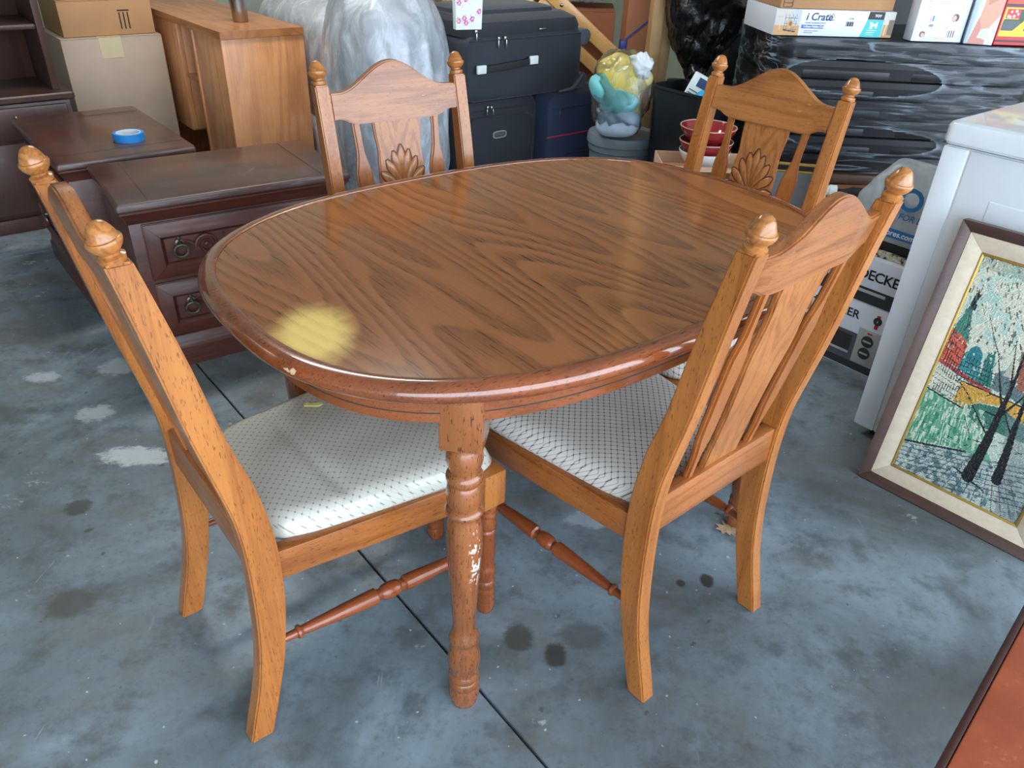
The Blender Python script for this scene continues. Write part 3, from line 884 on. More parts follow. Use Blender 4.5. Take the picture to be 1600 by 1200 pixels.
# red-brown side table, only its top shows in the corner of the view
REDW = NT('red_brown_leather_top')
v = REDW.coord(); n_a = REDW.noise(v, 5, 5, .6); n_b = REDW.noise(v, 90, 3, .6)
c_ = REDW.ramp(n_a, [(.3, lin((132, 58, 36))), (.55, lin((164, 80, 50))), (.75, lin((190, 104, 66)))])
c_ = REDW.mix(REDW.math('MULTIPLY', REDW.step(n_b, .6, .72), .35), c_, lin((204, 128, 92)))
REDW.set(color=c_, rough=.42); REDW.bump(n_b, .1, .001)
DARKED = plain('dark_table_edge', lin((58, 22, 16)), 0.4)
st = thing('side_table', 'low table with a worn red brown top in the near corner', 'table', (.566, .586, 0), RAD(46.6))
mesh_obj('table_top', bx(-.20, .62, -.46, -.004, .436, .450, .004), REDW.m, st)
mesh_obj('top_edge', joinm(bx(-.21, .63, -.004, .006, .424, .4485, .003), bx(-.21, .63, -.47, -.46, .424, .4485, .003), bx(-.21, -.20, -.46, -.004, .424, .4485, .003), bx(.62, .63, -.46, -.004, .424, .4485, .003)), DARKED, st)
for lx in (-.17, .59):
    for ly in (-.43, -.04):
        mesh_obj('leg', hexa([(lx - .014, ly - .014, 0), (lx + .014, ly - .014, 0), (lx + .014, ly + .014, 0), (lx - .014, ly + .014, 0),
                              (lx - .02, ly - .02, .43), (lx + .02, ly - .02, .43), (lx + .02, ly + .02, .43), (lx - .02, ly + .02, .43)]), DARKED, st)

# dry leaf
LEAFM = plain('dry_leaf', lin((186, 156, 122)), 0.8, vary=0.15, scale=60)
lf = [(0, -.03), (.004, -.012), (.022, -.020), (.020, -.008), (.034, -.004), (.022, .003), (.028, .018), (.014, .012), (.010, .026), (.004, .020), (0, .038), (-.004, .020), (-.011, .026), (-.013, .012),
      (-.028, .017), (-.021, .003), (-.034, -.005), (-.019, -.008), (-.021, -.020), (-.004, -.012)]
lm = prism(lf, 0, .0008, 'z', 0, warp=lambda p: (p.x, p.y, p.z + .004 + 4 * p.x * p.x + 2.5 * abs(p.y) ** 1.6 * .3))
lo = mesh_obj('dry_leaf', lm, LEAFM); lo.location = (.546, 1.435, 0); lo.rotation_euler = (0, 0, RAD(200))
tag(lo, 'curled tan dry leaf on the concrete behind the leg of the right chair', 'leaf')

# ================================================================== LEFT: NIGHTSTANDS, HUTCH, OAK UNIT, BOXES
MAH = wood('dark_mahogany', lin((96, 48, 36)), lin((52, 23, 18)), 'x', ring=7, freq=5, amount=.5, pore=.2, rough=.36, coat=.12)
MAHT = NT('worn_mahogany_top')
v = MAHT.coord(scale=(.14, 1, 1)); a_ = MAHT.noise(v, 14, 3); b_ = MAHT.noise(MAHT.coord(), 5, 4, .6); d_ = MAHT.noise(MAHT.coord(), 80, 3, .7)
c_ = MAHT.ramp(a_, [(.3, lin((62, 38, 34))), (.7, lin((98, 60, 50)))])
c_ = MAHT.mix(MAHT.math('MULTIPLY', MAHT.step(b_, .42, .68), .55), c_, lin((72, 66, 60)))
c_ = MAHT.mix(MAHT.math('MULTIPLY', MAHT.step(d_, .68, .75), .5), c_, lin((128, 112, 98)))
MAHT.set(color=c_, rough=MAHT.math('ADD', MAHT.math('MULTIPLY', b_, .3), .18), coat=.2)
BRASS = plain('tarnished_brass', lin((116, 112, 98)), 0.42, 0.85, vary=0.25, scale=80)
def pull(parent, x, y, z, s=1.0):
    bp = mesh_obj('ring_pull', joinm(lathe([(0, .014 * s), (.003, .013 * s), (.005, .008 * s), (.012, .006 * s), (.016, .003 * s)], 14, (x, y, z + .022 * s), (x, y - 1, z + .022 * s)),
                                     lathe([(0, .001), (.010 * s, .007 * s), (.018 * s, .001)], 10, (x, y - .002, z + .026 * s), (x, y - .002, z + 1)),
                                     tube([(x + .020 * s * math.sin(k * .2094), y - .012 - .004 * math.cos(k * .2094), z + .020 * s * math.cos(k * .2094)) for k in range(30)], .0042 * s, 8, True)), BRASS, parent)
    return bp
def scroll(x, y, z, s, mir):
    pa = []
    for k in range(60):
        f = k / 59; a = f * 4.4 * math.pi / 2 * 1.6; r = .036 * s * (1 - .82 * f)
        pa.append((x + mir * r * math.cos(a), y, z + r * math.sin(a)))
    m1 = tube(pa, [.0055 * s * (1 - .4 * k / 59) for k in range(60)], 6)
    m2 = lathe([(0, .009 * s), (.003, .008 * s), (.006, .003 * s)], 12, (x, y + .002, z), (x, y - 1, z))
    pb = [(x - mir * .036 * s - mir * .02 * f, y, z - .02 * s + .05 * s * f * f) for f in (0, .25, .5, .75, 1)]
    pc = [(x + mir * .036 * s + mir * .05 * f, y, z + .022 * s * math.sin(f * 3.0)) for f in (0, .25, .5, .75, 1)]
    return joinm(m1, m2, tube(pb, .004 * s, 6), tube(pc, [.005 * s, .0055 * s, .005 * s, .004 * s, .002 * s], 6))
def make_nightstand(label):
    t = thing('nightstand', label, 'nightstand', group='dark carved nightstands')
    mesh_obj('carcass', bx(-.325, .325, -.195, .205, .10, .490, .003), MAH, t)
    mesh_obj('plinth', joinm(loft([rrect(.69, .425, .004, z, 2, 0, .002) for z in (0, .062)] + [rrect(.68, .415, .004, .070, 2, 0, .002), rrect(.672, .412, .004, .078, 2, 0, .002), rrect(.665, .408, .004, .098, 2, 0, .002), rrect(.652, .402, .004, .104, 2, 0, .002)])), MAH, t)
    mesh_obj('cornice', loft([rrect(.656, .404, .003, .478, 2, 0, .003), rrect(.660, .410, .003, .488, 2, 0, .001), rrect(.664, .414, .003, .494, 2), rrect(.676, .424, .004, .506, 2), rrect(.690, .434, .004, .513, 2), rrect(.690, .434, .004, .518, 2)]), MAH, t)
    tp = mesh_obj('top', loft([rrect(.690, .432, .005, .518, 3), rrect(.70, .44, .006, .524, 3), rrect(.70, .44, .007, .536, 3), rrect(.694, .434, .007, .5425, 3), rrect(.684, .424, .007, .545, 3)]), MAHT.m, t)
    for x in (-.26, .26): mesh_obj('inlay_line', bx(x - .0012, x + .0012, -.205, .205, .5440, .5454, 0), DARKED, tp)
    for z0, z1 in ((.300, .474), (.112, .288)):
        d = mesh_obj('drawer', bx(-.292, .292, -.203, -.195, z0, z1, .002), MAH, t)
        mitred('frame_moulding', -.290, .290, z0 + .002, z1 - .002, .038, -.206, -.222, -.200, MAH, d)
        mitred('inner_bead', -.252, .252, z0 + .040, z1 - .040, .010, -.221, -.209, -.200, MAH, d)
        zc = (z0 + z1) / 2
        for s in (-1, 1):
            pull(d, s * .200, -.206, zc - .004)
            mesh_obj('carved_scroll', scroll(s * .122, -.207, zc, .95, s), MAH, d)
    return t
ns1 = make_nightstand('dark carved nightstand with ring pulls, its drawers facing the dining table')
ns1.location = (-.958, 2.421, 0); ns1.rotation_euler = (0, 0, RAD(35.3))
ns2 = copy_tree(ns1); ns2['label'] = 'dark nightstand turned side on, holding the roll of blue tape'
ns2.location = (-1.520, 2.800, 0); ns2.rotation_euler = (0, 0, RAD(-50))
# ring of painter's tape
TAPE = plain('blue_masking_tape', lin((30, 132, 205)), 0.55, vary=0.04)
PAPER = plain('paper_core', lin((226, 230, 232)), 0.8, vary=0.03)
tp = thing('tape_roll', 'roll of blue masking tape lying on the dark nightstand', 'tape', (-1.367, 2.703, .5455))
def annulus(ro, ri, z0, z1, seg=48):
    r = []
    for q, z in ((ro, z0), (ro, z1), (ri, z1), (ri, z0)):
        r.append([(q * math.cos(2 * math.pi * k / seg), q * math.sin(2 * math.pi * k / seg), z) for k in range(seg)])
    r.append(r[0]); return loft(r, False, 40)
mesh_obj('tape_band', annulus(.050, .040, 0, .026), TAPE, tp)
mesh_obj('core', annulus(.0398, .0372, .0005, .0262), PAPER, tp)
mesh_obj('loose_end', bx(-.0525, -.0505, -.012, .004, .001, .024, .0008), TAPE, tp)

# hutch
hu = thing('hutch', 'tall dark wooden hutch with open shelves above a drawer', 'hutch', G(.705, 3.80, 0), GA)
DKW = wood('dark_stained_wood', lin((78, 50, 42)), lin((44, 26, 24)), 'z', ring=6, freq=5, amount=.5, pore=.15, rough=.4, coat=.2)
mesh_obj('base_cabinet', bx(-1.10, -.012, .012, .42, .06, .525, .003), DKW, hu)
mesh_obj('base_top', loft([rrect(1.11, .43, .004, .525, 2, -.555, .215), rrect(1.125, .445, .006, .533, 2, -.555, .213), rrect(1.125, .445, .006, .550, 2, -.555, .213), rrect(1.115, .435, .006, .556, 2, -.555, .213)]), DKW, hu)
mesh_obj('plinth', bx(-1.10, -.004, .0, .41, 0, .06, .004), DKW, hu)
for x0, x1 in ((-.53, -.03), (-1.08, -.56)):
    d = mesh_obj('drawer', bx(x0, x1, -.002, .012, .385, .512, .004), DKW, hu)
    xm = (x0 + x1) / 2 + .05
    mesh_obj('pendant_pull', joinm(lathe([(0, .012), (.003, .011), (.008, .005), (.012, .006), (.016, .002)], 12, (xm, -.002, .470), (xm, -1, .470)), lathe([(0, .002), (.012, .004), (.026, .0075), (.032, .003)], 10, (xm, -.012, .468), (xm, -.012, -1))), BRASS, d)
    mesh_obj('door', bx(x0, x1, -.002, .012, .08, .372, .004), DKW, hu)
mesh_obj('shelf_side', bx(-.058, -.030, .06, .40, .556, 1.75, .003), DKW, hu)
mesh_obj('shelf_side', bx(-1.08, -1.052, .06, .40, .556, 1.75, .003), DKW, hu)
mesh_obj('back_panel', bx(-1.052, -.058, .385, .398, .556, 1.75, .001), DKW, hu)
for z in (.80, 1.10, 1.42, 1.73):
    mesh_obj('shelf', bx(-1.052, -.058, .07, .385, z - .010, z + .010, .003), DKW, hu)
# little dark object on the hutch shelf
kn = thing('ornament', 'small black round ornament on the hutch shelf', 'ornament', G(.44, 3.99, .811), GA)
mesh_obj('knob_body', lathe([(0, .03), (.006, .034), (.022, .036), (.034, .028), (.042, .014), (.044, .001)], 20), BLACKR, kn)
mesh_obj('base_ring', lathe([(0, .036), (.003, .038), (.006, .036)], 20), BRASS, kn)

# cardboard boxes in the corner
def cardboard(name, c, rough=0.85):
    return plain(name, c, rough, vary=0.07, scale=4, bump=0.05, bscale=60)
CB1 = cardboard('grey_cardboard', lin((176, 156, 138))); CB2 = cardboard('tan_cardboard', lin((178, 134, 92))); CB3 = cardboard('brown_cardboard', lin((142, 84, 52)))
CBT = plain('packing_tape', lin((198, 182, 146)), 0.35, vary=0.04)
INK = plain('black_print', lin((52, 40, 34)), 0.7, vary=0.0)
def carton(name, label, cat, loc, rz, sx, sy, sz, m, tape=True, group=None, flaps=True):
    """closed carton, origin at its front left bottom corner"""
    t = thing(name, label, cat, loc, rz, group)
    mesh_obj('carton_body', bx(0, sx, 0, sy, 0, sz - .004, .004), m, t)
    if flaps:
        mesh_obj('flap', bx(.001, sx - .001, .001, sy / 2 - .001, sz - .004, sz, .0015), m, t)
        mesh_obj('flap', bx(.001, sx - .001, sy / 2 + .001, sy - .001, sz - .004, sz, .0015), m, t)
    if tape:
        mesh_obj('tape_strip', joinm(bx(sx * .36, sx * .58, -.0012, .0005, sz - .09, sz - .002, 0), bx(sx * .36, sx * .58, -.001, sy + .001, sz, sz + .001, 0)), CBT, t)
    return t
CBG = 'cardboard boxes stacked beside the hutch'
c1 = carton('cardboard_box', 'large greyish cardboard box, bottom of the stack beside the hutch', 'box', G(.775, 4.15, 0), GA, .44, .42, .705, CB1, group=CBG)
c2 = carton('cardboard_box', 'tan cardboard box on top of the greyish box beside the hutch', 'box', G(.80, 4.18, .7065), GA, .40, .38, .15, CB2, False, group=CBG)
for k in range(3): mesh_obj('printed_mark', bx(.250 + .018 * k, .256 + .018 * k, -.0012, 0, .025, .095, 0), INK, c2)
mesh_obj('printed_mark', bx(.246, .298, -.0012, 0, .100, .106, 0), INK, c2)
c3 = carton('cardboard_box', 'uppermost cardboard box of the stack beside the hutch', 'box', G(.81, 4.20, .858), GA, .38, .36, .26, CB2, True, group=CBG)
# small white tub on the tan box top edge is hidden; pale wall shows to the left

# open oak unit
OAKV = wood('golden_oak_panel', lin((232, 166, 112)), lin((186, 112, 64)), 'z', ring=13, freq=3.0, stretch=.14, amount=.5, pore=.15, rough=.4, coat=.15)
OAKH = wood('golden_oak_top', lin((200, 132, 80)), lin((150, 86, 44)), 'y', ring=12, freq=4, stretch=.1, amount=.55, pore=.15, rough=.4, coat=.15)
ok = thing('oak_shelf_unit', 'golden oak shelf unit with open bays, behind the dark nightstands', 'shelf unit', G(1.236, 3.44, 0), GA)
OD, OL, OT = .372, 1.72, .80            # depth (x), length (y), height
mesh_obj('unit_top', loft([[(x, y, z) for x, y, z in rrect(OD + .004, OL + .01, .006, zz, 3, OD / 2, OL / 2)] for zz in (OT - .030, OT - .026, OT - .006, OT)]), OAKH, ok)
mesh_obj('end_panel', bx(.002, OD, 0, .020, 0, OT - .031, .003), OAKV, ok)
mesh_obj('end_panel', bx(.002, OD, OL - .020, OL, 0, OT - .031, .003), OAKV, ok)
mesh_obj('back_panel', bx(OD - .012, OD - .002, .020, OL - .020, .04, OT - .031, .001), OAKV, ok)
mesh_obj('closed_front', bx(.006, .022, .020, .335, .05, OT - .031, .002), OAKV, ok)
mesh_obj('divider', bx(.0, OD - .013, .337, .357, .0, OT - .031, .003), OAKV, ok)
mesh_obj('inner_divider', bx(.03, OD - .013, .56, .576, .30, OT - .031, .003), OAKV, ok)
mesh_obj('shelf', bx(.02, OD - .013, .357, .56, .53, .548, .003), OAKH, ok)
mesh_obj('hanging_drawer_box', bx(.012, OD - .013, .60, 1.02, .27, OT - .031, .012, 3), OAKV, ok)
mesh_obj('divider', bx(.0, OD - .013, 1.16, 1.18, 0, OT - .031, .003), OAKV, ok)
mesh_obj('shelf', bx(.02, OD - .013, 1.18, OL - .02, .42, .438, .003), OAKH, ok)
mesh_obj('kick_board', bx(.30, .316, .357, 1.16, 0, .30, .002), OAKH, ok)
STEEL = plain('brushed_steel', lin((170, 172, 170)), 0.28, 1.0, vary=0.05)
tu = thing('steel_tumbler', 'brushed steel tumbler standing on the oak shelf unit', 'tumbler', G(1.432, 3.690, OT + .001), 0)
mesh_obj('cup', lathe([(0, .030), (.003, .0325), (.05, .036), (.11, .042), (.155, .0455), (.160, .0462), (.160, .0435), (.155, .0430), (.02, .030)], 36), STEEL, tu)
mesh_obj('base_ring', lathe([(0, .0300), (.002, .0310), (.0045, .0300)], 30, (0, 0, .0005), (0, 0, 1)), BLACKR, tu)

# ================================================================== LUGGAGE
def fabric_plain(name, c, rough=.75, bs=900):
    t = NT(name); v = t.coord(); n = t.noise(v, 7, 3); f = t.noise(v, bs, 2)
    t.set(color=t.mix(t.step(n, .35, .7), tuple(q * .8 for q in c), c), rough=rough, sheen=.15); t.bump(f, .25, .0008); return t.m
BLK = fabric_plain('black_nylon', lin((38, 45, 56))); BLK2 = fabric_plain('black_nylon_panel', lin((32, 38, 48)))
NAVY = fabric_plain('navy_nylon', lin((38, 50, 82))); NAVY2 = fabric_plain('navy_nylon_dark', lin((30, 38, 62)))
GREYP = plain('grey_plastic', lin((84, 90, 98)), .4); CHROME = plain('zip_metal', lin((190, 192, 194)), .25, 1.0, vary=.03)
REDP = plain('red_piping', lin((196, 48, 66)), .5); WHT = plain('white_patch', lin((222, 232, 232)), .5, vary=.03)
def rbox(sx, sy, sz, r, b, dome=0.0):
    """rounded suitcase shell: rounded rect in XZ, extruded along Y with soft edges; origin front-left-bottom"""
    rings = []
    for y, ins in ((0, b), (b * .35, b * .3), (b, 0), (sy - b, 0), (sy - b * .35, b * .3), (sy, b)):
        ring = [(x + sx / 2, y, z + sz / 2) for x, z, _ in rrect(sx - 2 * ins, sz - 2 * ins, max(r - ins, .004), 0, 6)]
        rings.append(ring)
    me = loft(rings)
    return me
def zip_loop(sx, sz, r, y, ins, rad):
    return tube([(x + sx / 2, y, z + sz / 2) for x, z, _ in rrect(sx - 2 * ins, sz - 2 * ins, r, 0, 6)], rad, 6, True)
def zip_pull(parent, x, y, z, tilt=0.0):
    mesh_obj('zip_pull', joinm(bx(x - .007, x + .007, y - .008, y, z - .004, z + .008, .002), bx(x - .003 + tilt, x + .003 + tilt, y - .010, y - .006, z - .034, z - .004, .001)), CHROME, parent)

# upper suitcase lying on its side on the two standing ones
s1 = thing('suitcase', 'black soft suitcase lying flat on top of the other two, carry handle facing us', 'suitcase', G(1.905, 2.622, .5945), GA, 'soft suitcases stacked by the table')
L1, D1, H1 = .620, .44, .255
mesh_obj('shell', rbox(L1, D1, H1, .045, .018), BLK, s1)
# soft lid with its pocket, slopes up to the back
lid = [rrect(L1 - .010, D1 - .010, .05, H1 - .012, 5, L1 / 2, D1 / 2), rrect(L1 - .006, D1 - .006, .05, H1 + .010, 5, L1 / 2, D1 / 2), rrect(L1 - .02, D1 - .02, .05, H1 + .040, 5, L1 / 2 - .004, D1 / 2 + .006),
       rrect(L1 - .07, D1 - .08, .05, H1 + .060, 5, L1 / 2 - .012, D1 / 2 + .02)]
mesh_obj('lid', loft(lid), BLK2, s1)
mesh_obj('lid_pocket', loft([rrect(L1 - .12, D1 - .14, .06, H1 + .055, 5, L1 / 2 - .015, D1 / 2 + .02), rrect(L1 - .13, D1 - .15, .06, H1 + .074, 5, L1 / 2 - .015, D1 / 2 + .02), rrect(L1 - .19, D1 - .2, .06, H1 + .082, 5, L1 / 2 - .02, D1 / 2 + .02)]), BLK, s1)
mesh_obj('zip_line', tube([(.01, -.002, H1 - .020), (.3, -.004, H1 - .022), (L1 - .02, -.002, H1 - .020)], .004, 6), BLK2, s1)
zip_pull(s1, .150, -.002, H1 - .018, -.004); zip_pull(s1, .182, -.002, H1 - .018, .004)
zip_pull(s1, .040, .002, H1 + .012); mesh_obj('zip_pull', bx(.36, .40, -.008, -.003, H1 + .004, H1 + .010, .002), CHROME, s1)
mesh_obj('carry_handle', loft([[(x, -.006 - .020 * math.sin(math.pi * min(1, max(0, (x - .02) / .34))) + dy, .140 + dz + .06 * (x - .26)) for dy, dz in ((-.006, -.013), (-.008, 0), (-.006, .013), (.004, .013), (.004, -.013))] for x in (.045, .09, .14, .19, .24, .29, .335)]), BLACKR, s1)
for x in (.105, .375):
    mesh_obj('handle_patch', box(x - .052, -.022, .140 + .06 * (x - .24), .044, .012, .032, .003), WHT, s1)
for zz in (.035, .215):
    wl = mesh_obj('wheel_housing', loft([rrect(.06, .05, .012, zz - .03, 4, L1 + .004, .03), rrect(.07, .055, .014, zz - .01, 4, L1 + .008, .03), rrect(.06, .05, .012, zz + .03, 4, L1 + .004, .03)]), GREYP, s1)
    mesh_obj('wheel', lathe([(0, .020), (.003, .026), (.018, .026), (.021, .020)], 20, (L1 + .036, .018, zz), (L1 + .036, 1, zz)), GREYP, wl)
mesh_obj('corner_guard', tube([(L1 - .13, -.004, .004), (L1 - .05, -.006, .010), (L1 - .008, -.004, .045), (L1 + .012, -.002, .07)], [.006, .010, .011, .008], 8), GREYP, s1)
# standing black suitcase
s2 = thing('suitcase', 'black upright suitcase with a small oval badge, beneath the flat one', 'suitcase', G(1.905, 2.665, 0), GA, 'soft suitcases stacked by the table')
mesh_obj('shell', rbox(.415, .27, .588, .05, .02), BLK, s2)
pk = mesh_obj('front_pocket', rbox(.36, .03, .50, .05, .012), BLK2, s2); pk.location = (.012, -.024, .03)
mesh_obj('piping', zip_loop(.36, .50, .05, .0, .004, .004), BLK, pk)
mesh_obj('upper_seam', tube([(.01, -.001, .548), (.2, -.004, .55), (.385, -.001, .548)], .004, 6), BLK2, s2)
zip_pull(s2, .130, -.006, .560, -.006); zip_pull(s2, .150, -.006, .558, .006)
BADGE = plain('badge_metal', lin((206, 210, 208)), .3, .6)
def ovalring(cx, cz, rx, rz, y, r):
    return tube([(cx + rx * math.copysign(abs(math.cos(a)) ** .6, math.cos(a)), y, cz + rz * math.copysign(abs(math.sin(a)) ** .6, math.sin(a))) for a in [k * .2618 for k in range(24)]], r, 6, True)
bd = mesh_obj('badge', ovalring(.183, .450, .034, .013, -.027, .0035), BADGE, s2)
mesh_obj('badge_plate', bx(.156, .210, -.0265, -.023, .443, .457, .001), GREYP, bd)
# navy suitcase
s3 = thing('suitcase', 'navy blue upright suitcase with a thin red stripe', 'suitcase', G(2.325, 2.600, 0), GA, 'soft suitcases stacked by the table')
mesh_obj('shell', rbox(.425, .29, .588, .045, .022), NAVY, s3)
mesh_obj('side_gusset', rbox(.43, .05, .592, .045, .01), NAVY2, s3).location = (-.0025, .09, -.0)
mesh_obj('red_stripe', tube([(.0, -.001, .412), (.2, -.004, .412), (.424, -.001, .412)], .0035, 6), REDP, s3)
pk = mesh_obj('lower_pocket', rbox(.31, .02, .27, .07, .008), NAVY, s3); pk.location = (.075, -.012, .06)
mesh_obj('piping', zip_loop(.31, .27, .06, .001, .003, .003), NAVY2, pk)
mesh_obj('piping', zip_loop(.425, .588, .04, .018, .006, .0035), NAVY2, s3)
mesh_obj('zip_pull', bx(.062, .070, -.006, 0, .478, .535, .002), CHROME, s3)
mesh_obj('upper_seam', tube([(.03, -.001, .53), (.2, -.003, .532), (.40, -.001, .53)], .003, 6), NAVY2, s3)

# floral gift bag on the upper suitcase
cv = Canvas(60, 80, (236, 238, 240))
rg = np.random.RandomState(11)
for k in range(9):
    x, y = .08 + .84 * rg.rand(), .06 + .88 * rg.rand()
    for q in range(6):
        a = q * 1.05; cv.ell(x + .06 * math.cos(a), y + .045 * math.sin(a), .032, .024, ((214, 62, 140), (232, 128, 180), (186, 70, 160))[rg.randint(3)], .9)
    for q in range(8): cv.ell(x + .3 * (rg.rand() - .5), y + .2 * (rg.rand() - .5), .014, .011, (206, 90, 160), .8)
gb = thing('gift_bag', 'white gift bag with pink blossoms standing on the upper black suitcase', 'bag', G(1.842, 2.612, .876), RAD(24))
mesh_obj('bag_body', hexa([(0, 0, 0), (.105, 0, 0), (.105, .03, 0), (0, .03, 0), (-.004, -.004, .16), (.109, -.004, .16), (.109, .03, .16), (-.004, .03, .16)], .001), WHT, gb)
fp = print_panel('flower_print', cv, .103, .156, gb, PRINT); fp.location = (.001, -.0012, .002); fp.rotation_euler = (RAD(1.4), 0, 0)
mesh_obj('cord_handle', tube([(.025, .0, .155), (.03, -.004, .21), (.052, -.006, .23), (.075, -.004, .21), (.08, 0, .155)], .002, 6), REDP, gb)

# ================================================================== PLASTIC WRAPPED FURNITURE
UPH = NT('grey_floral_upholstery')
v = UPH.coord(); a_ = UPH.noise(v, 3.2, 3); b_ = UPH.noise(v, 8, 5, .7, 1.2)
c_ = UPH.ramp(a_, [(.3, lin((186, 184, 196))), (.7, lin((212, 206, 208)))])
vein = UPH.math('SUBTRACT', 1.0, UPH.step(UPH.math('ABSOLUTE', UPH.math('SUBTRACT', b_, .5)), .0, .022))
c_ = UPH.mix(UPH.math('MULTIPLY', vein, UPH.math('MULTIPLY', UPH.step(UPH.noise(UPH.coord(loc=(3, 3, 3)), 3.2, 1), .5, .6), .6)), c_, lin((104, 98, 116)))
UPH.set(color=c_, rough=.8)
def film_mat(name, bump_, white_fac, gloss=1.0, ior=1.5, wcol=(214, 226, 236), grough=.10):
    t = NT(name)
    tr = t.n('ShaderNodeBsdfTransparent'); tr.inputs[0].default_value = (.94, .96, .975, 1)
    gl = t.n('ShaderNodeBsdfGlossy'); gl.inputs['Roughness'].default_value = grough
    bp = t.n('ShaderNodeBump'); bp.inputs['Strength'].default_value = bump_[1]; bp.inputs['Distance'].default_value = bump_[2]
    t.l(bump_[0](t), bp.inputs['Height']); t.l(bp.outputs[0], gl.inputs['Normal'])
    fz = t.n('ShaderNodeFresnel'); fz.inputs[0].default_value = ior; t.l(bp.outputs[0], fz.inputs['Normal'])
    m1 = t.n('ShaderNodeMixShader'); t.l(t.math('MULTIPLY', fz.outputs[0], gloss, clamp=True), m1.inputs[0]); t.l(tr.outputs[0], m1.inputs[1]); t.l(gl.outputs[0], m1.inputs[2])
    t.set(color=lin(wcol), rough=.3)
    m2 = t.n('ShaderNodeMixShader'); t.l(white_fac(t), m2.inputs[0]); t.l(m1.outputs[0], m2.inputs[1]); t.l(t.b.outputs[0], m2.inputs[2])
    t.l(m2.outputs[0], t.out.inputs[0])
    return t
FILM = film_mat('clear_polythene', (lambda t: t.noise(t.coord(scale=(1, 1, .4)), 20, 4, .6, 1.0), .6, .010),
                lambda t: t.math('ADD', t.math('MULTIPLY', t.step(t.noise(t.coord(scale=(1.5, 1.5, .7)), 7, 5, .7, 1.0), .40, .75), .42), .36), 1.6, wcol=(228, 236, 244))
CLEAR = film_mat('clear_bag_film', (lambda t: t.noise(t.coord(), 34, 4, .65, .8), .6, .006),
                 lambda t: t.math('ADD', t.math('MULTIPLY', t.step(t.noise(t.coord(scale=(1, 1, .6)), 16, 4, .7, 1.0), .52, .75), .45), .05), 1.1)
wf = thing('wrapped_armchair', 'grey floral upholstered armchair wrapped in clear plastic behind the dining table', 'armchair', G(1.76, 3.30, 0), GA)
def disp_body(p, d):
    q = p.copy()
    n = mnoise.noise(Vector((p.x * 3, p.y * 3, p.z * 2.2)))
    return q + d * (.03 * n)
bo = mesh_obj('back_cushion', blob(.30, .50, .40, 48, 36, disp_body, 4.5), UPH.m, wf); bo.location = (.24, .48, .44)
bo = mesh_obj('arm', blob(.18, .24, .46, 40, 30, disp_body, 3.0), UPH.m, wf); bo.location = (-.09, -.43, .48)
bo = mesh_obj('seat_base', blob(.20, .52, .20, 40, 24, disp_body, 5), UPH.m, wf); bo.location = (.06, .22, .222)
def disp_film(k):
    def f(p, d):
        r = ridged(Vector((p.x, p.y, p.z * .28)), 4.5, k, 2) - .55
        n = ridged(Vector((p.x + k, p.y, p.z * .35 + .3 * p.x)), 11, k + 3, 2) - .5
        return p + d * (.030 * r + .010 * n)
    return f
# cover: one thin crumpled sheet over the arm, one over the back
fo = mesh_obj('plastic_cover', blob(.222, .270, .525, 120, 90, disp_film(1.0), 2.8), FILM.m, wf); fo.location = (-.09, -.43, .535)
fo = mesh_obj('plastic_cover', blob(.35, .56, .44, 84, 64, disp_film(5.0), 4.0), FILM.m, wf); fo.location = (.25, .48, .455)
OLIVE = plain('dark_olive_cloth', lin((72, 72, 52)), .7, vary=.2)
ob = mesh_obj('folded_cloth', blob(.12, .10, .05, 40, 20, lambda p, d: p + d * .02 * mnoise.noise(p * 14), 2.6), OLIVE)
ob.location = G(1.585, 2.90, 1.105) ; ob.rotation_euler = (0, 0, RAD(20))
tag(ob, 'dark olive folded cloth lying on top of the plastic wrapped armchair', 'cloth')

# ================================================================== BEHIND THE LUGGAGE
PINE = wood('varnished_pine', lin((232, 178, 106)), lin((196, 132, 66)), 'x', ring=7, freq=6, amount=.4, pore=.05, rough=.35, coat=.3)
fr = thing('bed_frame', 'folded pine bed frame with slats leaning behind the suitcases', 'bed frame', (.468, 4.05, .636))
# local x runs up to the left along the rails
fr.rotation_euler = (0, RAD(-38), RAD(180))
mesh_obj('rail', bx(-.005, 1.0, -.024, .024, -.018, .046, .004), PINE, fr)
mesh_obj('rail', bx(.06, 1.0, -.03, .02, -.115, -.060, .004), PINE, fr)
mesh_obj('rail', bx(.26, 1.0, .03, .07, -.33, -.275, .004), PINE, fr)
for k in range(4):
    x = .42 + .14 * k
    mesh_obj('slat', bx(x, x + .07, -.012, .006, -.36, .012, .003), PINE, fr)
for x in (.02, .40, .72):
    mesh_obj('bolt', lathe([(0, .009), (.003, .008), (.005, .004), (.006, .001)], 12, (x, .024, .012), (x, 1, .012)), CHROME, fr)
bxw = carton('storage_box', 'white storage box standing behind the navy suitcase', 'box', G(2.77, 2.73, 0), GA, .20, .10, .57, plain('white_card', lin((212, 214, 226)), .7), False)
c4 = carton('cardboard_box', 'dark brown cardboard box behind the pine bed frame', 'box', (-.13, 4.16, 0), RAD(-3), .56, .40, .86, CB3, False)
PLB = NT('white_poly_bag')
PLB.set(color=lin((216, 222, 226)), rough=.3, spec=.6); PLB.bump(PLB.noise(PLB.coord(), 20, 4, .6, .6), .5, .01)
def crumple(k, amp=.03, s=6):
    return lambda p, d: p + d * (amp * (ridged(p, s, k) - .5))
wb = mesh_obj('white_plastic_bag', blob(.26, .16, .10, 56, 36, crumple(2.0, .06, 7), 2.4), PLB.m); wb.location = (.20, 4.37, .992)
tag(wb, 'crumpled white plastic bag lying on the dark brown box', 'bag')
fpk = thing('flat_pack_carton', 'tall flat brown carton with a blue tape band beside the wall studs', 'box', (.486, 4.12, 0), RAD(3))
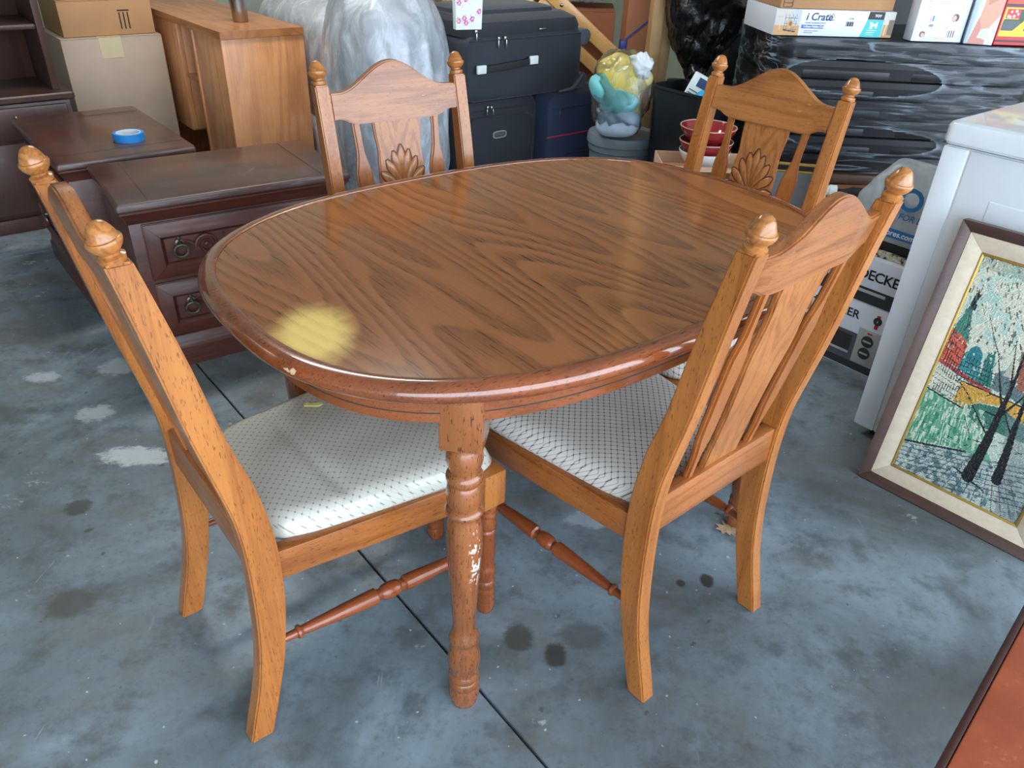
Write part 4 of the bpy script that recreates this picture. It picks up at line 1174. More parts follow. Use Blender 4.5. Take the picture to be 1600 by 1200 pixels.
mesh_obj('carton_panel', bx(0, .150, 0, .022, 0, 1.35, .003), CB3 if False else cardboard('mid_brown_cardboard', lin((168, 112, 80))), fpk)
mesh_obj('carton_panel', bx(-.018, .118, .0235, .046, 0, 1.35, .003), CB3, fpk)
BLT = plain('blue_tape', lin((62, 72, 160)), .4)
mesh_obj('blue_tape', bx(-.020, .012, -.002, .048, .690, .735, .0005), BLT, fpk)
mesh_obj('strap', hexa([(.0, -.0025, .735), (.0, -.001, .735), (.0, -.001, .745), (.0, -.0025, .745), (.150, -.0025, .86), (.150, -.001, .86), (.150, -.001, .87), (.150, -.0025, .87)], 0), BLT, fpk)
for i, (x0, x1, y, lb) in enumerate(((.562, .612, 3.80, 'pale pine wall stud beside the flat brown carton'), (.616, .664, 3.84, 'knotty pine wall stud behind the black rubbish bag'))):
    sd = thing('wall_stud', lb, 'stud', (x0, y, 0), RAD(4), 'pine studs by the rubbish bag')
    mesh_obj('timber', bx(0, x1 - x0, 0, .09, 0, CH - .002, .003), RAWW, sd)

# bag of yellow and aqua cloths on a grey tub
tubm = plain('grey_tub_plastic', lin((112, 124, 134)), .45)
gt = thing('grey_tub', 'round grey plastic tub under the bag of yellow cloths', 'tub', (.435, 3.405, 0))
mesh_obj('tub_body', lathe([(0, .115), (.005, .12), (.40, .140), (.405, .146), (.43, .147)], 40), tubm, gt)
mesh_obj('tub_lid', lathe([(.4305, .147), (.433, .153), (.455, .153), (.470, .148), (.476, .12), (.478, .001)], 40), tubm, gt)
rl = thing('paper_roll', 'beige paper roll lying in front of the grey tub', 'roll', (.300, 3.165, .335), 0)
rl.rotation_euler = (0, RAD(90), RAD(-12))
mesh_obj('roll', lathe([(0, .035), (.003, .038), (.20, .038), (.203, .035)], 28), plain('beige_paper', lin((206, 194, 172)), .7), rl)
mesh_obj('end_plug', lathe([(.2, .030), (.207, .030), (.209, .026), (.209, .012), (.205, .010)], 24), GREYP, rl)
wbx = carton('storage_box', 'low white box under the beige paper roll', 'box', (.20, 3.10, 0), RAD(-12), .25, .16, .294, plain('pale_card', lin((208, 216, 226)), .7), False)
YEL = plain('yellow_cloth', lin((240, 214, 92)), .8, vary=.1); AQU = plain('aqua_cloth', lin((120, 204, 208)), .8, vary=.08); CRM = plain('cream_cloth', lin((226, 206, 140)), .8)
PALEB = plain('pale_blue_cloth', lin((176, 194, 214)), .8)
yb = thing('cloth_bag', 'clear plastic bag of yellow and aqua cloths on the grey tub', 'bag', (.390, 3.312, .488), RAD(-30))
def lump(k, amp=.02, s=9): return lambda p, d: p + d * amp * mnoise.noise(Vector((p.x * s + k, p.y * s, p.z * s)))
o = mesh_obj('cloth', blob(.105, .07, .095, 48, 32, lump(1, .03, 11), 2.6), YEL, yb); o.location = (-.010, .0, .215)
o = mesh_obj('cloth', blob(.105, .040, .034, 48, 28, lump(4, .03, 12), 3.2), AQU, yb); o.location = (-.008, -.050, .170); o.rotation_euler = (.5, RAD(30), 0)
o = mesh_obj('cloth', blob(.055, .036, .060, 36, 28, lump(5, .03, 12), 3.0), AQU, yb); o.location = (.015, -.046, .132); o.rotation_euler = (.2, RAD(40), 0)
o = mesh_obj('cloth', blob(.085, .065, .075, 40, 24, lump(7), 2.6), CRM, yb); o.location = (.015, .005, .115)
o = mesh_obj('cloth', blob(.090, .075, .052, 40, 24, lump(9), 3.0), PALEB, yb); o.location = (.015, 0, .054)
o = mesh_obj('cloth', blob(.055, .05, .05, 30, 20, lump(12), 2.2), CRM, yb); o.location = (.075, .015, .215)
CLEARB = CLEAR.m
o = mesh_obj('clear_bag', blob(.118, .094, .160, 72, 54, crumple(3.0, .03, 9), 2.6), CLEARB, yb); o.location = (.008, -.004, .158)
o = mesh_obj('bag_knot', blob(.045, .03, .045, 36, 24, crumple(6.0, .035, 16), 2), PLB.m, yb); o.location = (.085, -.02, .275)

# black bin with product packs
BBIN = plain('black_bin_plastic', (0.010, 0.011, 0.014), .35, vary=.2)
bn = thing('waste_bin', 'tall black plastic bin holding a blue and white pack', 'bin', (.676, 3.200, 0), RAD(-52))
def shell(rings_out, t):
    ins = [[(p[0] * (1 - t), p[1] * (1 - t), p[2]) for p in r] for r in rings_out]
    bott = [[(p[0], p[1], p[2] + .006) for p in ins[0]]]
    return loft(rings_out + [[(p[0], p[1], p[2]) for p in ins[-1]]] + bott)
mesh_obj('bin_body', shell([rrect(.25, .19, .04, 0, 6), rrect(.255, .195, .04, .004, 6), rrect(.295, .22, .05, .690, 6), rrect(.305, .23, .052, .693, 6), rrect(.305, .23, .052, .702, 6)], .06), BBIN, bn)
CY = plain('cyan_pack', lin((30, 168, 226)), .3, vary=.03); DN = plain('deep_blue_print', lin((24, 54, 104)), .4, vary=.02)
pkx = thing('product_pack', 'white and dark blue product pack leaning inside the black bin', 'pack', (.606, 3.230, .5), 0)
pkx.rotation_euler = (RAD(-10), RAD(22), RAD(-20))
mesh_obj('pack_body', bx(-.04, .04, -.02, .02, .0, .262, .004), WHT, pkx)
mesh_obj('label_band', bx(-.012, .041, -.0212, -.019, .215, .250, 0), DN, pkx)
for k in range(5): mesh_obj('print_line', bx(-.030, .030, -.0208, -.0195, .145 + .012 * k, .149 + .012 * k, 0), GREYP, pkx)
bt = thing('blue_bottle', 'bright blue plastic bottle in the black bin', 'bottle', (.664, 3.165, .47), 0)
bt.rotation_euler = (RAD(-6), RAD(24), 0)
mesh_obj('bottle_body', loft([rrect(.07, .045, .02, z, 5) for z in (0, .18)] + [rrect(.068, .043, .02, .22, 5), rrect(.050, .034, .016, .245, 5), rrect(.03, .02, .009, .256, 5)]), CY, bt)
bp = mesh_obj('blue_packet', blob(.06, .035, .05, 36, 24, crumple(8, .02, 14), 2.6), CY); bp.location = (.712, 3.120, .655)
tag(bp, 'crumpled cyan packet at the near rim of the black bin', 'packet')

# black rubbish bag on a dark box added to carry it and stand for shadow
DKB = plain('dark_gap_black', (0.008, 0.008, 0.010), .5)
ch = thing('dark_support_box', 'dark box added as support and shadow under the black rubbish bag', 'chest', (.575, 3.56, 0), RAD(0))
mesh_obj('support_body', loft([rrect(.36, .36, .03, z, 4, .30, .21) for z in (0, .004, .56)]), DKB, ch)
mesh_obj('support_lid', loft([rrect(.38, .38, .03, .562, 4, .30, .21), rrect(.39, .39, .03, .575, 4, .30, .21), rrect(.38, .38, .03, .600, 4, .30, .21)]), DKB, ch)
BAG = NT('black_bin_liner')
BAG.set(color=(.006, .006, .007), rough=.16, spec=.8)
BAG.bump(BAG.noise(BAG.coord(scale=(1, 1, 1)), 18, 5, .65, 1.5), .55, .012)
rb = thing('rubbish_bag', 'glossy black rubbish bag bulging above the black bin', 'bag', (.850, 3.75, .626))
def disp_bag(p, d):
    f = (p.z + .36) / .72                      # narrow at the bottom
    k = .42 + .75 * min(1, max(0, f)) ** .7
    q = Vector((p.x * k - .075 * (1 - f), p.y * k, p.z))
    r = ridged(Vector((q.x * 1.4, q.y * 1.4, q.z * .8)), 5, 4.0) - .5
    r2 = ridged(Vector((q.x * 1.2, q.y * 1.2, q.z * .5)), 15, 9.0) - .5
    return q + d * (.04 * r + .016 * r2 + .02 * mnoise.noise(q * 6))
o = mesh_obj('bag_body', blob(.225, .20, .39, 130, 100, disp_bag, 2.3), BAG.m, rb); o.location = (0, 0, .415)
o = mesh_obj('bag_tail', blob(.055, .05, .05, 40, 24, crumple(4, .05, 14), 2), BAG.m, rb); o.location = (-.075, -.03, .045)

kc = thing('dark_gap_filler', 'tall black filler added for the dark gap behind the rubbish bag', 'cabinet', (.98, 4.02, 0), RAD(2))  # added black shape standing in for the dark gap, no cabinet known here
mesh_obj('filler_body', bx(0, 1.02, 0, .42, .04, 1.72, .004), DKB, kc)
for x0, x1 in ((.004, .508), (.512, 1.016)):
    d_ = mesh_obj('door', bx(x0, x1, -.016, -.001, .05, 1.70, .003), DKB, kc)
    mesh_obj('door_handle', bx((x1 - .03 if x0 < .1 else x0 + .02), (x1 - .02 if x0 < .1 else x0 + .03), -.034, -.015, .80, .92, .003), CHROME, d_)
mesh_obj('plinth', bx(.01, 1.01, .01, .41, 0, .042, .002), DKB, kc)

# ================================================================== BEHIND CHAIR D: BOX, BOWLS, FRAMES
ob_ = thing('open_box', 'open tan cardboard box with the red bowls standing in it', 'box', (.50, 2.725, 0), RAD(0))
CBP = cardboard('pinkish_cardboard', lin((206, 168, 140)))
BW, BD, BH = .36, .20, .525
for nme, me in (('side_wall', bx(0, .005, 0, BD, 0, BH, .001)), ('side_wall', bx(BW - .005, BW, 0, BD, 0, BH, .001)), ('front_wall', bx(.005, BW - .005, 0, .005, 0, BH, .001)),
                ('back_wall', bx(.005, BW - .005, BD - .005, BD, 0, BH, .001)), ('bottom', bx(.005, BW - .005, .005, BD - .005, 0, .006, 0))):
    mesh_obj(nme, me, CBP, ob_)
mesh_obj('flap', hexa([(0, -.003, BH - .002), (BW, -.003, BH - .002), (BW, .001, BH), (0, .001, BH), (-.06, -.10, BH + .012), (.22, -.08, BH + .006), (.22, -.078, BH + .009), (-.06, -.098, BH + .015)], 0), CBP, ob_)
mesh_obj('packing_core', bx(.02, BW - .02, .02, BD - .02, .006, .488, .004), CB2, ob_)
REDG = plain('red_glaze', lin((150, 32, 40)), .15, vary=.08, coat=.6); WHG = plain('white_glaze', lin((228, 232, 234)), .2, vary=.02, coat=.5)
RIMG = plain('pale_gilt_rim', lin((206, 184, 150)), .3)
def bowl(name, label, loc, r, h, m, grp=None):
    t = thing(name, label, 'bowl', loc, 0, grp)
    mesh_obj('bowl_wall', lathe(smooth_profile([(0, r * .42), (.006, r * .45), (.012, r * .44), (h * .35, r * .72), (h * .7, r * .92), (h - .003, r)], 3) + [(h, r * .99), (h - .003, r * .965)] + smooth_profile([(h * .7, r * .885), (h * .35, r * .68), (.018, r * .40), (.016, .001)], 3), 44), m, t)
    mesh_obj('rim_band', tube([(r * .985 * math.cos(a), r * .985 * math.sin(a), h) for a in [k * 2 * math.pi / 44 for k in range(44)]], .0018, 6, True), RIMG if m is REDG else m, t)
    return t
bowl('bowl', 'white bowl, lowest of the nested stack in the open box', (.662, 2.825, .489), .092, .070, WHG, 'nested bowls in the open box')
bowl('bowl', 'dark red bowl in the middle of the nested stack', (.662, 2.825, .528), .096, .066, REDG, 'nested bowls in the open box')
bowl('bowl', 'dark red bowl on top of the nested stack', (.662, 2.825, .570), .100, .074, REDG, 'nested bowls in the open box')
DPIC = NT('dark_picture'); nn = DPIC.noise(DPIC.coord(), 9, 4, .6)
DPIC.set(color=DPIC.ramp(nn, [(.35, lin((26, 24, 26))), (.6, lin((58, 50, 46))), (.75, lin((92, 74, 58)))]), rough=.3)
EBON = plain('ebony_frame', lin((34, 28, 24)), .35)
gf = thing('picture_frame', 'gold edged dark framed picture behind the scuffed chair', 'picture', (.800, 2.585, .001), 0)
gf.rotation_euler = (RAD(-8), 0, RAD(-8))
FW, FH = .245, .578
mitred('outer_moulding', 0, FW, 0, FH, .008, -.004, -.002, .016, GILT, gf)
mitred('dark_moulding', .0085, FW - .0085, .0085, FH - .0085, .016, -.001, .004, .014, EBON, gf)
mitred('gilt_slip', .025, FW - .025, .025, FH - .025, .007, .002, .004, .013, GILT, gf)
mesh_obj('picture', bx(.0325, FW - .0325, .005, .012, .0325, FH - .0325, 0), DPIC.m, gf)
gf2 = thing('picture_frame', 'wide gilt frame standing before the open box of bowls', 'picture', (.545, 2.610, .001), 0)
gf2.rotation_euler = (RAD(-7), 0, RAD(0))
mitred('outer_moulding', 0, .235, 0, .525, .020, -.006, .0, .016, plain('bronze_frame', lin((120, 88, 46)), .4, .3), gf2)
mitred('liner', .0205, .2145, .0205, .5045, .014, .0, .004, .014, WHT, gf2)
mitred('gilt_slip', .035, .20, .035, .49, .012, .001, .004, .013, GILT, gf2)
mesh_obj('picture', bx(.0475, .1875, .005, .012, .0475, .4775, 0), DPIC.m, gf2)

# ================================================================== BLACK TOTES ON A BENCH
BRN = wood('brown_bench_wood', lin((96, 68, 50)), lin((58, 40, 30)), 'x', ring=6, freq=5, amount=.5, rough=.5, coat=.1)
TX, TY, TR = .865, 2.955, RAD(-1.5)
bench = thing('bench', 'low dark brown wooden bench under the wrapped black totes', 'bench', (TX - .01, TY - .02, 0), TR)
mesh_obj('bench_top', bx(0, 1.0, 0, .62, .425, .462, .004), BRN, bench)
mesh_obj('apron', bx(.03, .97, .03, .05, .36, .424, .002), BRN, bench)
for x in (.02, .93):
    for y in (.02, .55): mesh_obj('leg', bx(x, x + .05, y, y + .05, 0, .425, .003), BRN, bench)
TOTE = plain('black_tote_plastic', (0.011, 0.012, 0.015), .38, vary=.15)
NT_ = 7; HT = (.925 - .463) / NT_
TWd, TDp = .985, .56
for k in range(NT_):
    zb = .463 + k * HT
    pos = ('lowest', 'second from the bottom', 'third from the bottom', 'fourth and middle', 'fifth from the bottom', 'second from the top', 'topmost')[k]
    t = thing('storage_tote', 'black plastic tote, %s of the film wrapped stack' % pos, 'tote', (TX, TY, zb + .0004), TR, 'nested black totes wrapped in film')
    mesh_obj('tote_body', loft([rrect(TWd - .05, TDp - .05, .09, 0.0, 7, TWd / 2, TDp / 2), rrect(TWd - .022, TDp - .022, .095, .003, 7, TWd / 2, TDp / 2), rrect(TWd - .014, TDp - .014, .10, HT * .62, 7, TWd / 2, TDp / 2)]), TOTE, t)
    mesh_obj('rim', loft([rrect(TWd - .012, TDp - .012, .10, HT * .62, 7, TWd / 2, TDp / 2), rrect(TWd, TDp, .105, HT * .64, 7, TWd / 2, TDp / 2), rrect(TWd, TDp, .105, HT * .96, 7, TWd / 2, TDp / 2), rrect(TWd - .006, TDp - .006, .103, HT - .0008, 7, TWd / 2, TDp / 2)]), TOTE, t)
    mesh_obj('front_panel', bx(.13, .40 + .04 * (k % 2), .0082, .0125, .006, HT * .55, .002), TOTE, t)
    mesh_obj('front_panel', bx(.52, .87, .0082, .0125, .006, HT * .50, .002), TOTE, t)
# stretch film round the stack, torn open in two places
def sfw(t):
    at = t.n('ShaderNodeAttribute'); at.attribute_name = 'Pull'
    st1 = t.step(t.noise(t.coord(scale=(.16, 1, 3.4), rot=(0, RAD(5), 0)), 20, 5, .7, .6), .55, .78)
    def strands(sc, n_, w_, rot):
        q = t.noise(t.coord(scale=sc, rot=(0, RAD(rot), 0)), n_, 2, .5, .5)
        return t.math('SUBTRACT', 1.0, t.step(t.math('ABSOLUTE', t.math('SUBTRACT', q, .5)), .002, w_))
    s2 = t.math('MAXIMUM', strands((.13, 1, 2.2), 15, .022, 4), strands((.16, 1, 1.9), 11, .016, -6))
    patch = t.step(t.noise(t.coord(scale=(.7, 1, 1.6), loc=(3, 0, 2)), 5, 2), .42, .62)
    return t.math('ADD', t.math('ADD', t.math('MULTIPLY', st1, .05), t.math('MULTIPLY', t.math('MULTIPLY', s2, patch), .38)), t.math('MULTIPLY', at.outputs['Fac'], .36), clamp=True)
SFM = film_mat('stretch_film', (lambda t: t.noise(t.coord(scale=(.14, 1, 1.7)), 15, 3, .55, .6), .28, .006), sfw, .75, 1.4, (196, 212, 230), .14)
HOLES = ((.345, .805, .275, .058, -.10), (.40, .590, .27, .046, -.16))
def hole_d(s, z):
    b = 9
    for cx, cz, rx, rz, sl in HOLES:
        u_ = (s - cx) / rx; v_ = (z - cz - sl * (s - cx) * .25) / rz
        b = min(b, (abs(u_) ** 2.2 + abs(v_) ** 2.2) ** (1 / 2.2) - 1 + .06 * mnoise.noise(Vector((s * 9, z * 9, cx * 7))))
    return b
def film_mesh():
    per = [(p[0], p[1]) for p in rrect(TWd + .014, TDp + .014, .112, 0, 8, TWd / 2, TDp / 2)]
    # resample the perimeter, starting at the front left corner and going right along the front
    P = [Vector((a, b)) for a, b in per] ; P.append(P[0])
    tot = [0]
    for i in range(1, len(P)): tot.append(tot[-1] + (P[i] - P[i - 1]).length)
    N, Mz = 420, 84
    vs, fs, pull = [], [], []
    for j in range(Mz + 1):
        z = .468 + (.458) * j / Mz
        for i in range(N):
            d = tot[-1] * i / N
            k = max(q for q in range(len(tot)) if tot[q] <= d); k = min(k, len(P) - 2)
            f = (d - tot[k]) / max(1e-6, tot[k + 1] - tot[k]); q = P[k].lerp(P[k + 1], f)
            c = Vector((TWd / 2, TDp / 2)); n = (q - c).normalized()
            front_ = q.y < 0.06
            hd = hole_d(q.x, z) if front_ else 9
            off = .006 * mnoise.noise(Vector((q.x * 3, q.y * 3, z * 16))) + .004 * mnoise.noise(Vector((q.x * 8, q.y * 8, z * 40)))
            vs.append((q.x + n.x * off, q.y - abs(off) * (1 if front_ else 0), z))
            lines = max(0, 1 - abs(mnoise.noise(Vector((q.x * 1.6 + z * 2.0, q.y * 1.6, z * 26 + q.x * 2))) * 9)) * .45
            pull.append(min(1, (max(0, 1 - hd / .13) ** 2 if hd > 0 else 0) + lines * .35))
    for j in range(Mz):
        for i in range(N):
            i2 = (i + 1) % N
            q = (j * N + i, j * N + i2, (j + 1) * N + i2, (j + 1) * N + i)
            m = [sum(vs[a][c] for a in q) / 4 for c in range(3)]
            if m[1] < .06 and hole_d(m[0], m[2]) < 0: continue
            fs.append(q)
    me = bpy.data.meshes.new('m'); me.from_pydata(vs, [], fs)
    at_ = me.attributes.new('Pull', 'FLOAT', 'POINT'); at_.data.foreach_set('value', pull)
    return finish(me, 80)
sf = mesh_obj('stretch_film', film_mesh(), SFM.m); sf.location = (TX, TY, 0); sf.rotation_euler = (0, 0, TR)
tag(sf, 'clear torn stretch film wound round the stack of black totes', 'film')

# boxes standing on the totes
ZT = .928
WCARD = plain('white_carton', lin((222, 228, 240)), .4, vary=.02); NAVI = plain('navy_print', lin((38, 52, 112)), .5, vary=0); BLUI = plain('mid_blue_print', lin((96, 112, 176)), .5, vary=0)
TEAL = plain('teal_print', lin((66, 192, 198)), .45, vary=.02); BLKI = plain('black_ink', lin((24, 24, 26)), .5, vary=0); WHI = plain('white_ink', lin((240, 242, 244)), .5, vary=0)
REDI = plain('red_ink', lin((196, 36, 40)), .45, vary=0)
TXR = (RAD(90), 0, 0)
cr = thing('dog_crate_box', 'long white dog crate carton lying on the wrapped totes', 'box', (.868, 2.985, ZT), RAD(6))
CW, CHh = .440, .084
mesh_obj('carton_body', bx(0, CW, 0, .30, 0, CHh, .002), WCARD, cr)
cv = Canvas(64, 50, (196, 190, 184)); cv.rect(0, .62, 1, 1, (196, 150, 98)); cv.rect(.62, 0, 1, .62, (188, 190, 196))
cv.line(.12, .28, .26, .28, .04, (206, 160, 120)); cv.line(.22, .28, .22, .78, .03, (222, 190, 160))
for k in range(7):
    cv.line(.40 + .07 * k, .18, .40 + .075 * k, .82, .012, (60, 62, 66)); 
for k in range(6): cv.line(.38, .22 + .11 * k, .88, .22 + .11 * k, .010, (70, 72, 76), .8)
cv.ell(.62, .55, .11, .15, (196, 158, 96)); cv.ell(.63, .55, .06, .09, (146, 90, 44)); cv.line(.38, .80, .86, .86, .05, (52, 54, 56))
pp = print_panel('crate_photo', cv, .092, CHh - .002, cr, PRINT); pp.location = (.001, -.0008, .001)
text('i Crate', .034, NAVI, cr, (.112, -.0004, .051), TXR, bold=.0006, shear=.15)
text('HOME TRAINING CRATE', .0068, BLUI, cr, (.112, -.0004, .040), TXR)
mesh_obj('blue_banner', bx(.100, .182, -.0006, .001, .024, .036, 0), BLUI, cr)
text('1-Door Folding Crate', .0092, WHI, cr, (.108, -.0009, .0272), TXR, bold=.0002)
for k in range(2): mesh_obj('print_line', bx(.112, .165 - .02 * k, -.0005, .001, .0155 - .006 * k, .0175 - .006 * k, 0), BLUI, cr)
mesh_obj('mountain_logo', joinm(*[tube([(.186 + .030 * a, -.0006, .060 + .014 * b), (.186 + .030 * c, -.0006, .060 + .014 * d)], .0008, 5) for a, b, c, d in ((0, 0, .3, .8), (.3, .8, .5, .35), (.5, .35, .72, 1), (.72, 1, 1, .1))]), BLKI, cr)
text('MidWest', .008, BLKI, cr, (.187, -.0004, .051), TXR)
text('1518', .009, BLKI, cr, (.268, -.0004, .056), TXR)
for k in range(9): mesh_obj('bar_code', bx(.262 + .003 * k, .2635 + .003 * k + .0008 * (k % 3), -.0005, .001, .034, .049, 0), BLKI, cr)
mesh_obj('black_corner', hexa([(.338, -.0006, .058), (.398, -.0006, .058), (.398, .001, .058), (.338, .001, .058), (.341, -.0006, CHh - .001), (.398, -.0006, CHh - .001), (.398, .001, CHh - .001), (.341, .001, CHh - .001)], 0), BLKI, cr)
mesh_obj('teal_panel', hexa([(.322, -.0006, .001), (.398, -.0006, .001), (.398, .001, .001), (.322, .001, .001), (.338, -.0006, .0575), (.398, -.0006, .0575), (.398, .001, .0575), (.338, .001, .0575)], 0), TEAL, cr)
text('TOY', .012, WHI, cr, (.362, -.0009, .066), TXR, bold=.0003)
dog = [(.352, .028), (.352, .040), (.349, .052), (.354, .047), (.358, .052), (.361, .044), (.372, .044), (.378, .052), (.378, .030), (.373, .030), (.373, .036), (.361, .036), (.361, .028)]
mesh_obj('dog_symbol', prism(dog, -.0009, .0005, 'y', 0), WHI, cr)
for k in range(3): mesh_obj('print_line', bx(.343, .378 - .004 * k, -.0009, .001, .022 - .007 * k, .0235 - .007 * k, 0), WHI, cr)
cv2 = Canvas(24, 40, (206, 200, 190)); cv2.rect(0, .5, 1, 1, (196, 152, 96)); cv2.rect(.5, .3, 1, .9, (120, 96, 70)); cv2.line(.3, .3, .25, .9, .05, (226, 200, 176))
pp = print_panel('end_photo', cv2, .038, CHh - .002, cr, PRINT); pp.location = (.4, -.0008, .001)
cb = carton('cardboard_box', 'tan cardboard box lying on the white dog crate carton', 'box', (.882, 3.000, ZT + CHh + .001), RAD(6), .415, .27, .13, CB2, False)
for k in range(4): mesh_obj('printed_mark', bx(.012, .042, -.0012, 0, .004 + .012 * k, .006 + .012 * k, 0), INK, cb)
mesh_obj('printed_mark', bx(.010, .012, -.0012, 0, .004, .055, 0), INK, cb); mesh_obj('printed_mark', bx(.042, .044, -.0012, 0, .004, .055, 0), INK, cb)
# white product carton with a printed photo
b1 = thing('product_box', 'white carton printed with a woman in white, on the totes', 'box', (1.352, 2.972, ZT), RAD(3))
BW1, BH1 = .180, .205
mesh_obj('carton_body', bx(0, BW1, 0, .06, 0, BH1, .002), WCARD, b1)
cv = Canvas(90, 100, (224, 232, 244))
for k in range(9): cv.rect(.28, .06 + .045 * k, .9 - .1 * (k % 3), .065 + .045 * k, (150, 160, 176), .8); 
for k in range(5): cv.rect(.15, .10 + .09 * k, .22, .108 + .09 * k, (130, 140, 156), .8)
cv.put((cv.y > .55), (214, 224, 238), .6)
cv.ell(.33, .64, .02, .05, (70, 120, 170)); cv.ell(.28, .66, .02, .04, (206, 160, 190)); cv.ell(.32, .75, .05, .02, (120, 130, 150))
cv.ell(.77, .62, .065, .065, (86, 62, 56)); cv.ell(.75, .625, .035, .05, (214, 172, 152)); cv.poly([(.68, .72), (.78, .67), (.86, .72), (.84, .86), (.68, .86)], (232, 234, 240)); cv.line(.70, .75, .58, .81, .03, (220, 178, 158))
cv.ell(.19, .89, .06, .05, (120, 84, 70)); cv.ell(.20, .90, .035, .035, (216, 168, 146)); cv.poly([(.20, .93), (.45, .90), (.80, .96), (.80, 1), (.15, 1)], (206, 210, 220)); cv.poly([(.45, .92), (.75, .93), (.7, .97), (.45, .97)], (226, 190, 172))
cv.rect(.66, .80, .86, .96, (240, 242, 244))
for k in range(11): cv.rect(.68 + .015 * k, .82, .688 + .015 * k, .93, (40, 44, 52))
pp = print_panel('printed_face', cv, BW1 - .002, BH1 - .002, b1, PRINT); pp.location = (.001, -.0008, .001)
b2 = thing('product_box', 'glossy carton printed with bare skin and hands, second along the totes', 'box', (1.535, 2.966, ZT), RAD(-14))
cv = Canvas(50, 90, (214, 224, 238))
cv.poly([(.0, 0), (.18, 0), (.10, 1), (0, 1)], (176, 196, 214)); cv.poly([(.35, 0), (1, 0), (1, .55), (.75, .75), (.45, .78), (.30, .62)], (222, 164, 138)); cv.poly([(.42, 0), (.95, 0), (.75, .35), (.45, .42)], (208, 142, 112))
for k in range(4): cv.line(.62 + .03 * k, .06 + .08 * k, .98, .0 + .09 * k, .022, (70, 48, 44), .9)
cv.poly([(.28, .60), (.45, .78), (.35, 1), (.10, 1)], (214, 146, 132)); cv.ell(.45, .97, .3, .06, (216, 150, 136)); cv.poly([(.75, .72), (1, .55), (1, 1), (.7, 1)], (226, 230, 238))
mesh_obj('carton_body', bx(0, .092, 0, .06, 0, .215, .002), WCARD, b2)
pp = print_panel('printed_face', cv, .090, .212, b2, PRINT); pp.location = (.001, -.0008, .0015)
b3 = thing('game_box', 'red and yellow game carton on the totes above the washing machine', 'box', (1.638, 2.962, ZT), RAD(2))
mesh_obj('carton_body', bx(0, .20, 0, .08, 0, .23, .002), REDI, b3)
cv = Canvas(90, 100, (196, 34, 40))
cv.rect(0, .93, 1, .96, (70, 20, 22)); cv.rect(.02, .48, 1, .88, (236, 196, 40)); cv.rect(.0, .43, 1, .475, (66, 44, 34)); cv.rect(.02, .36, .34, .43, (206, 70, 50)); cv.rect(.36, .0, .42, .43, (66, 44, 34)); cv.rect(.42, .05, 1, .42, (40, 42, 40))
cv.rect(.06, .50, .30, .63, (206, 40, 48)); 
for a_, b_ in ((.10, .60), (.14, .54), (.22, .53), (.20, .60), (.26, .57), (.14, .61)): cv.ell(a_, b_, .02, .017, (240, 236, 232))
cv.poly([(.30, .50), (.42, .50), (.42, .70), (.05, .72), (.05, .64), (.30, .64)], (50, 74, 48)); cv.rect(.03, .66, .34, .80, (70, 84, 86)); cv.poly([(.40, .50), (.95, .50), (.95, .84), (.18, .86), (.40, .66)], (240, 208, 34))
cv.ell(.68, .62, .12, .09, (228, 232, 236)); cv.rect(.58, .60, .78, .63, (120, 160, 200)); cv.rect(.44, .73, .56, .80, (70, 48, 30)); cv.rect(.66, .73, .80, .80, (70, 48, 30))
pp = print_panel('printed_face', cv, .198, .228, b3, PRINT); pp.location = (.001, -.0008, .001)

# ================================================================== UNDER THE BENCH, BESIDE THE WASHER
brb = carton('cardboard_box', 'dark brown cardboard box under the front of the bench', 'box', (1.065, 2.645, 0), RAD(2), .30, .25, .432, CB3, False)
cap = thing('bottle', 'dark bottle with a white cap lying on the box under the bench', 'bottle', (1.085, 2.745, .455), 0)
cap.rotation_euler = (0, RAD(90), RAD(-12))
mesh_obj('cap', lathe([(0, .017), (.003, .019), (.022, .019), (.025, .022), (.048, .022), (.05, .016)], 24), WHT, cap)
mesh_obj('bottle_body', lathe([(.05, .010), (.075, .012), (.10, .021), (.22, .021), (.225, .018)], 24), BLACKR, cap)
# toaster oven cartons: local x runs along -v (to the right in view), front faces -u
def toaster(label, z, h, full):
    t = thing('toaster_oven_box', label, 'box', G(2.317, 1.255, z), RAD(-50), 'toaster oven cartons beside the washing machine')
    Wd = .43
    mesh_obj('carton_body', bx(0, Wd, 0, .28, 0, h, .002), WCARD, t)
    mesh_obj('dark_band', bx(.002, Wd - .002, -.0006, .001, .004, h * .55 if full else h * .36, 0), DGR, t)
    return t
DGR = plain('charcoal_print', lin((52, 52, 56)), .4, vary=.05); SILV = plain('silver_print', lin((176, 178, 178)), .35, vary=.04)
tb1 = toaster('lower white and charcoal toaster oven carton standing on the concrete', .001, .236, True)
tb2 = toaster('upper white and charcoal toaster oven carton of the two', .238, .150, False)
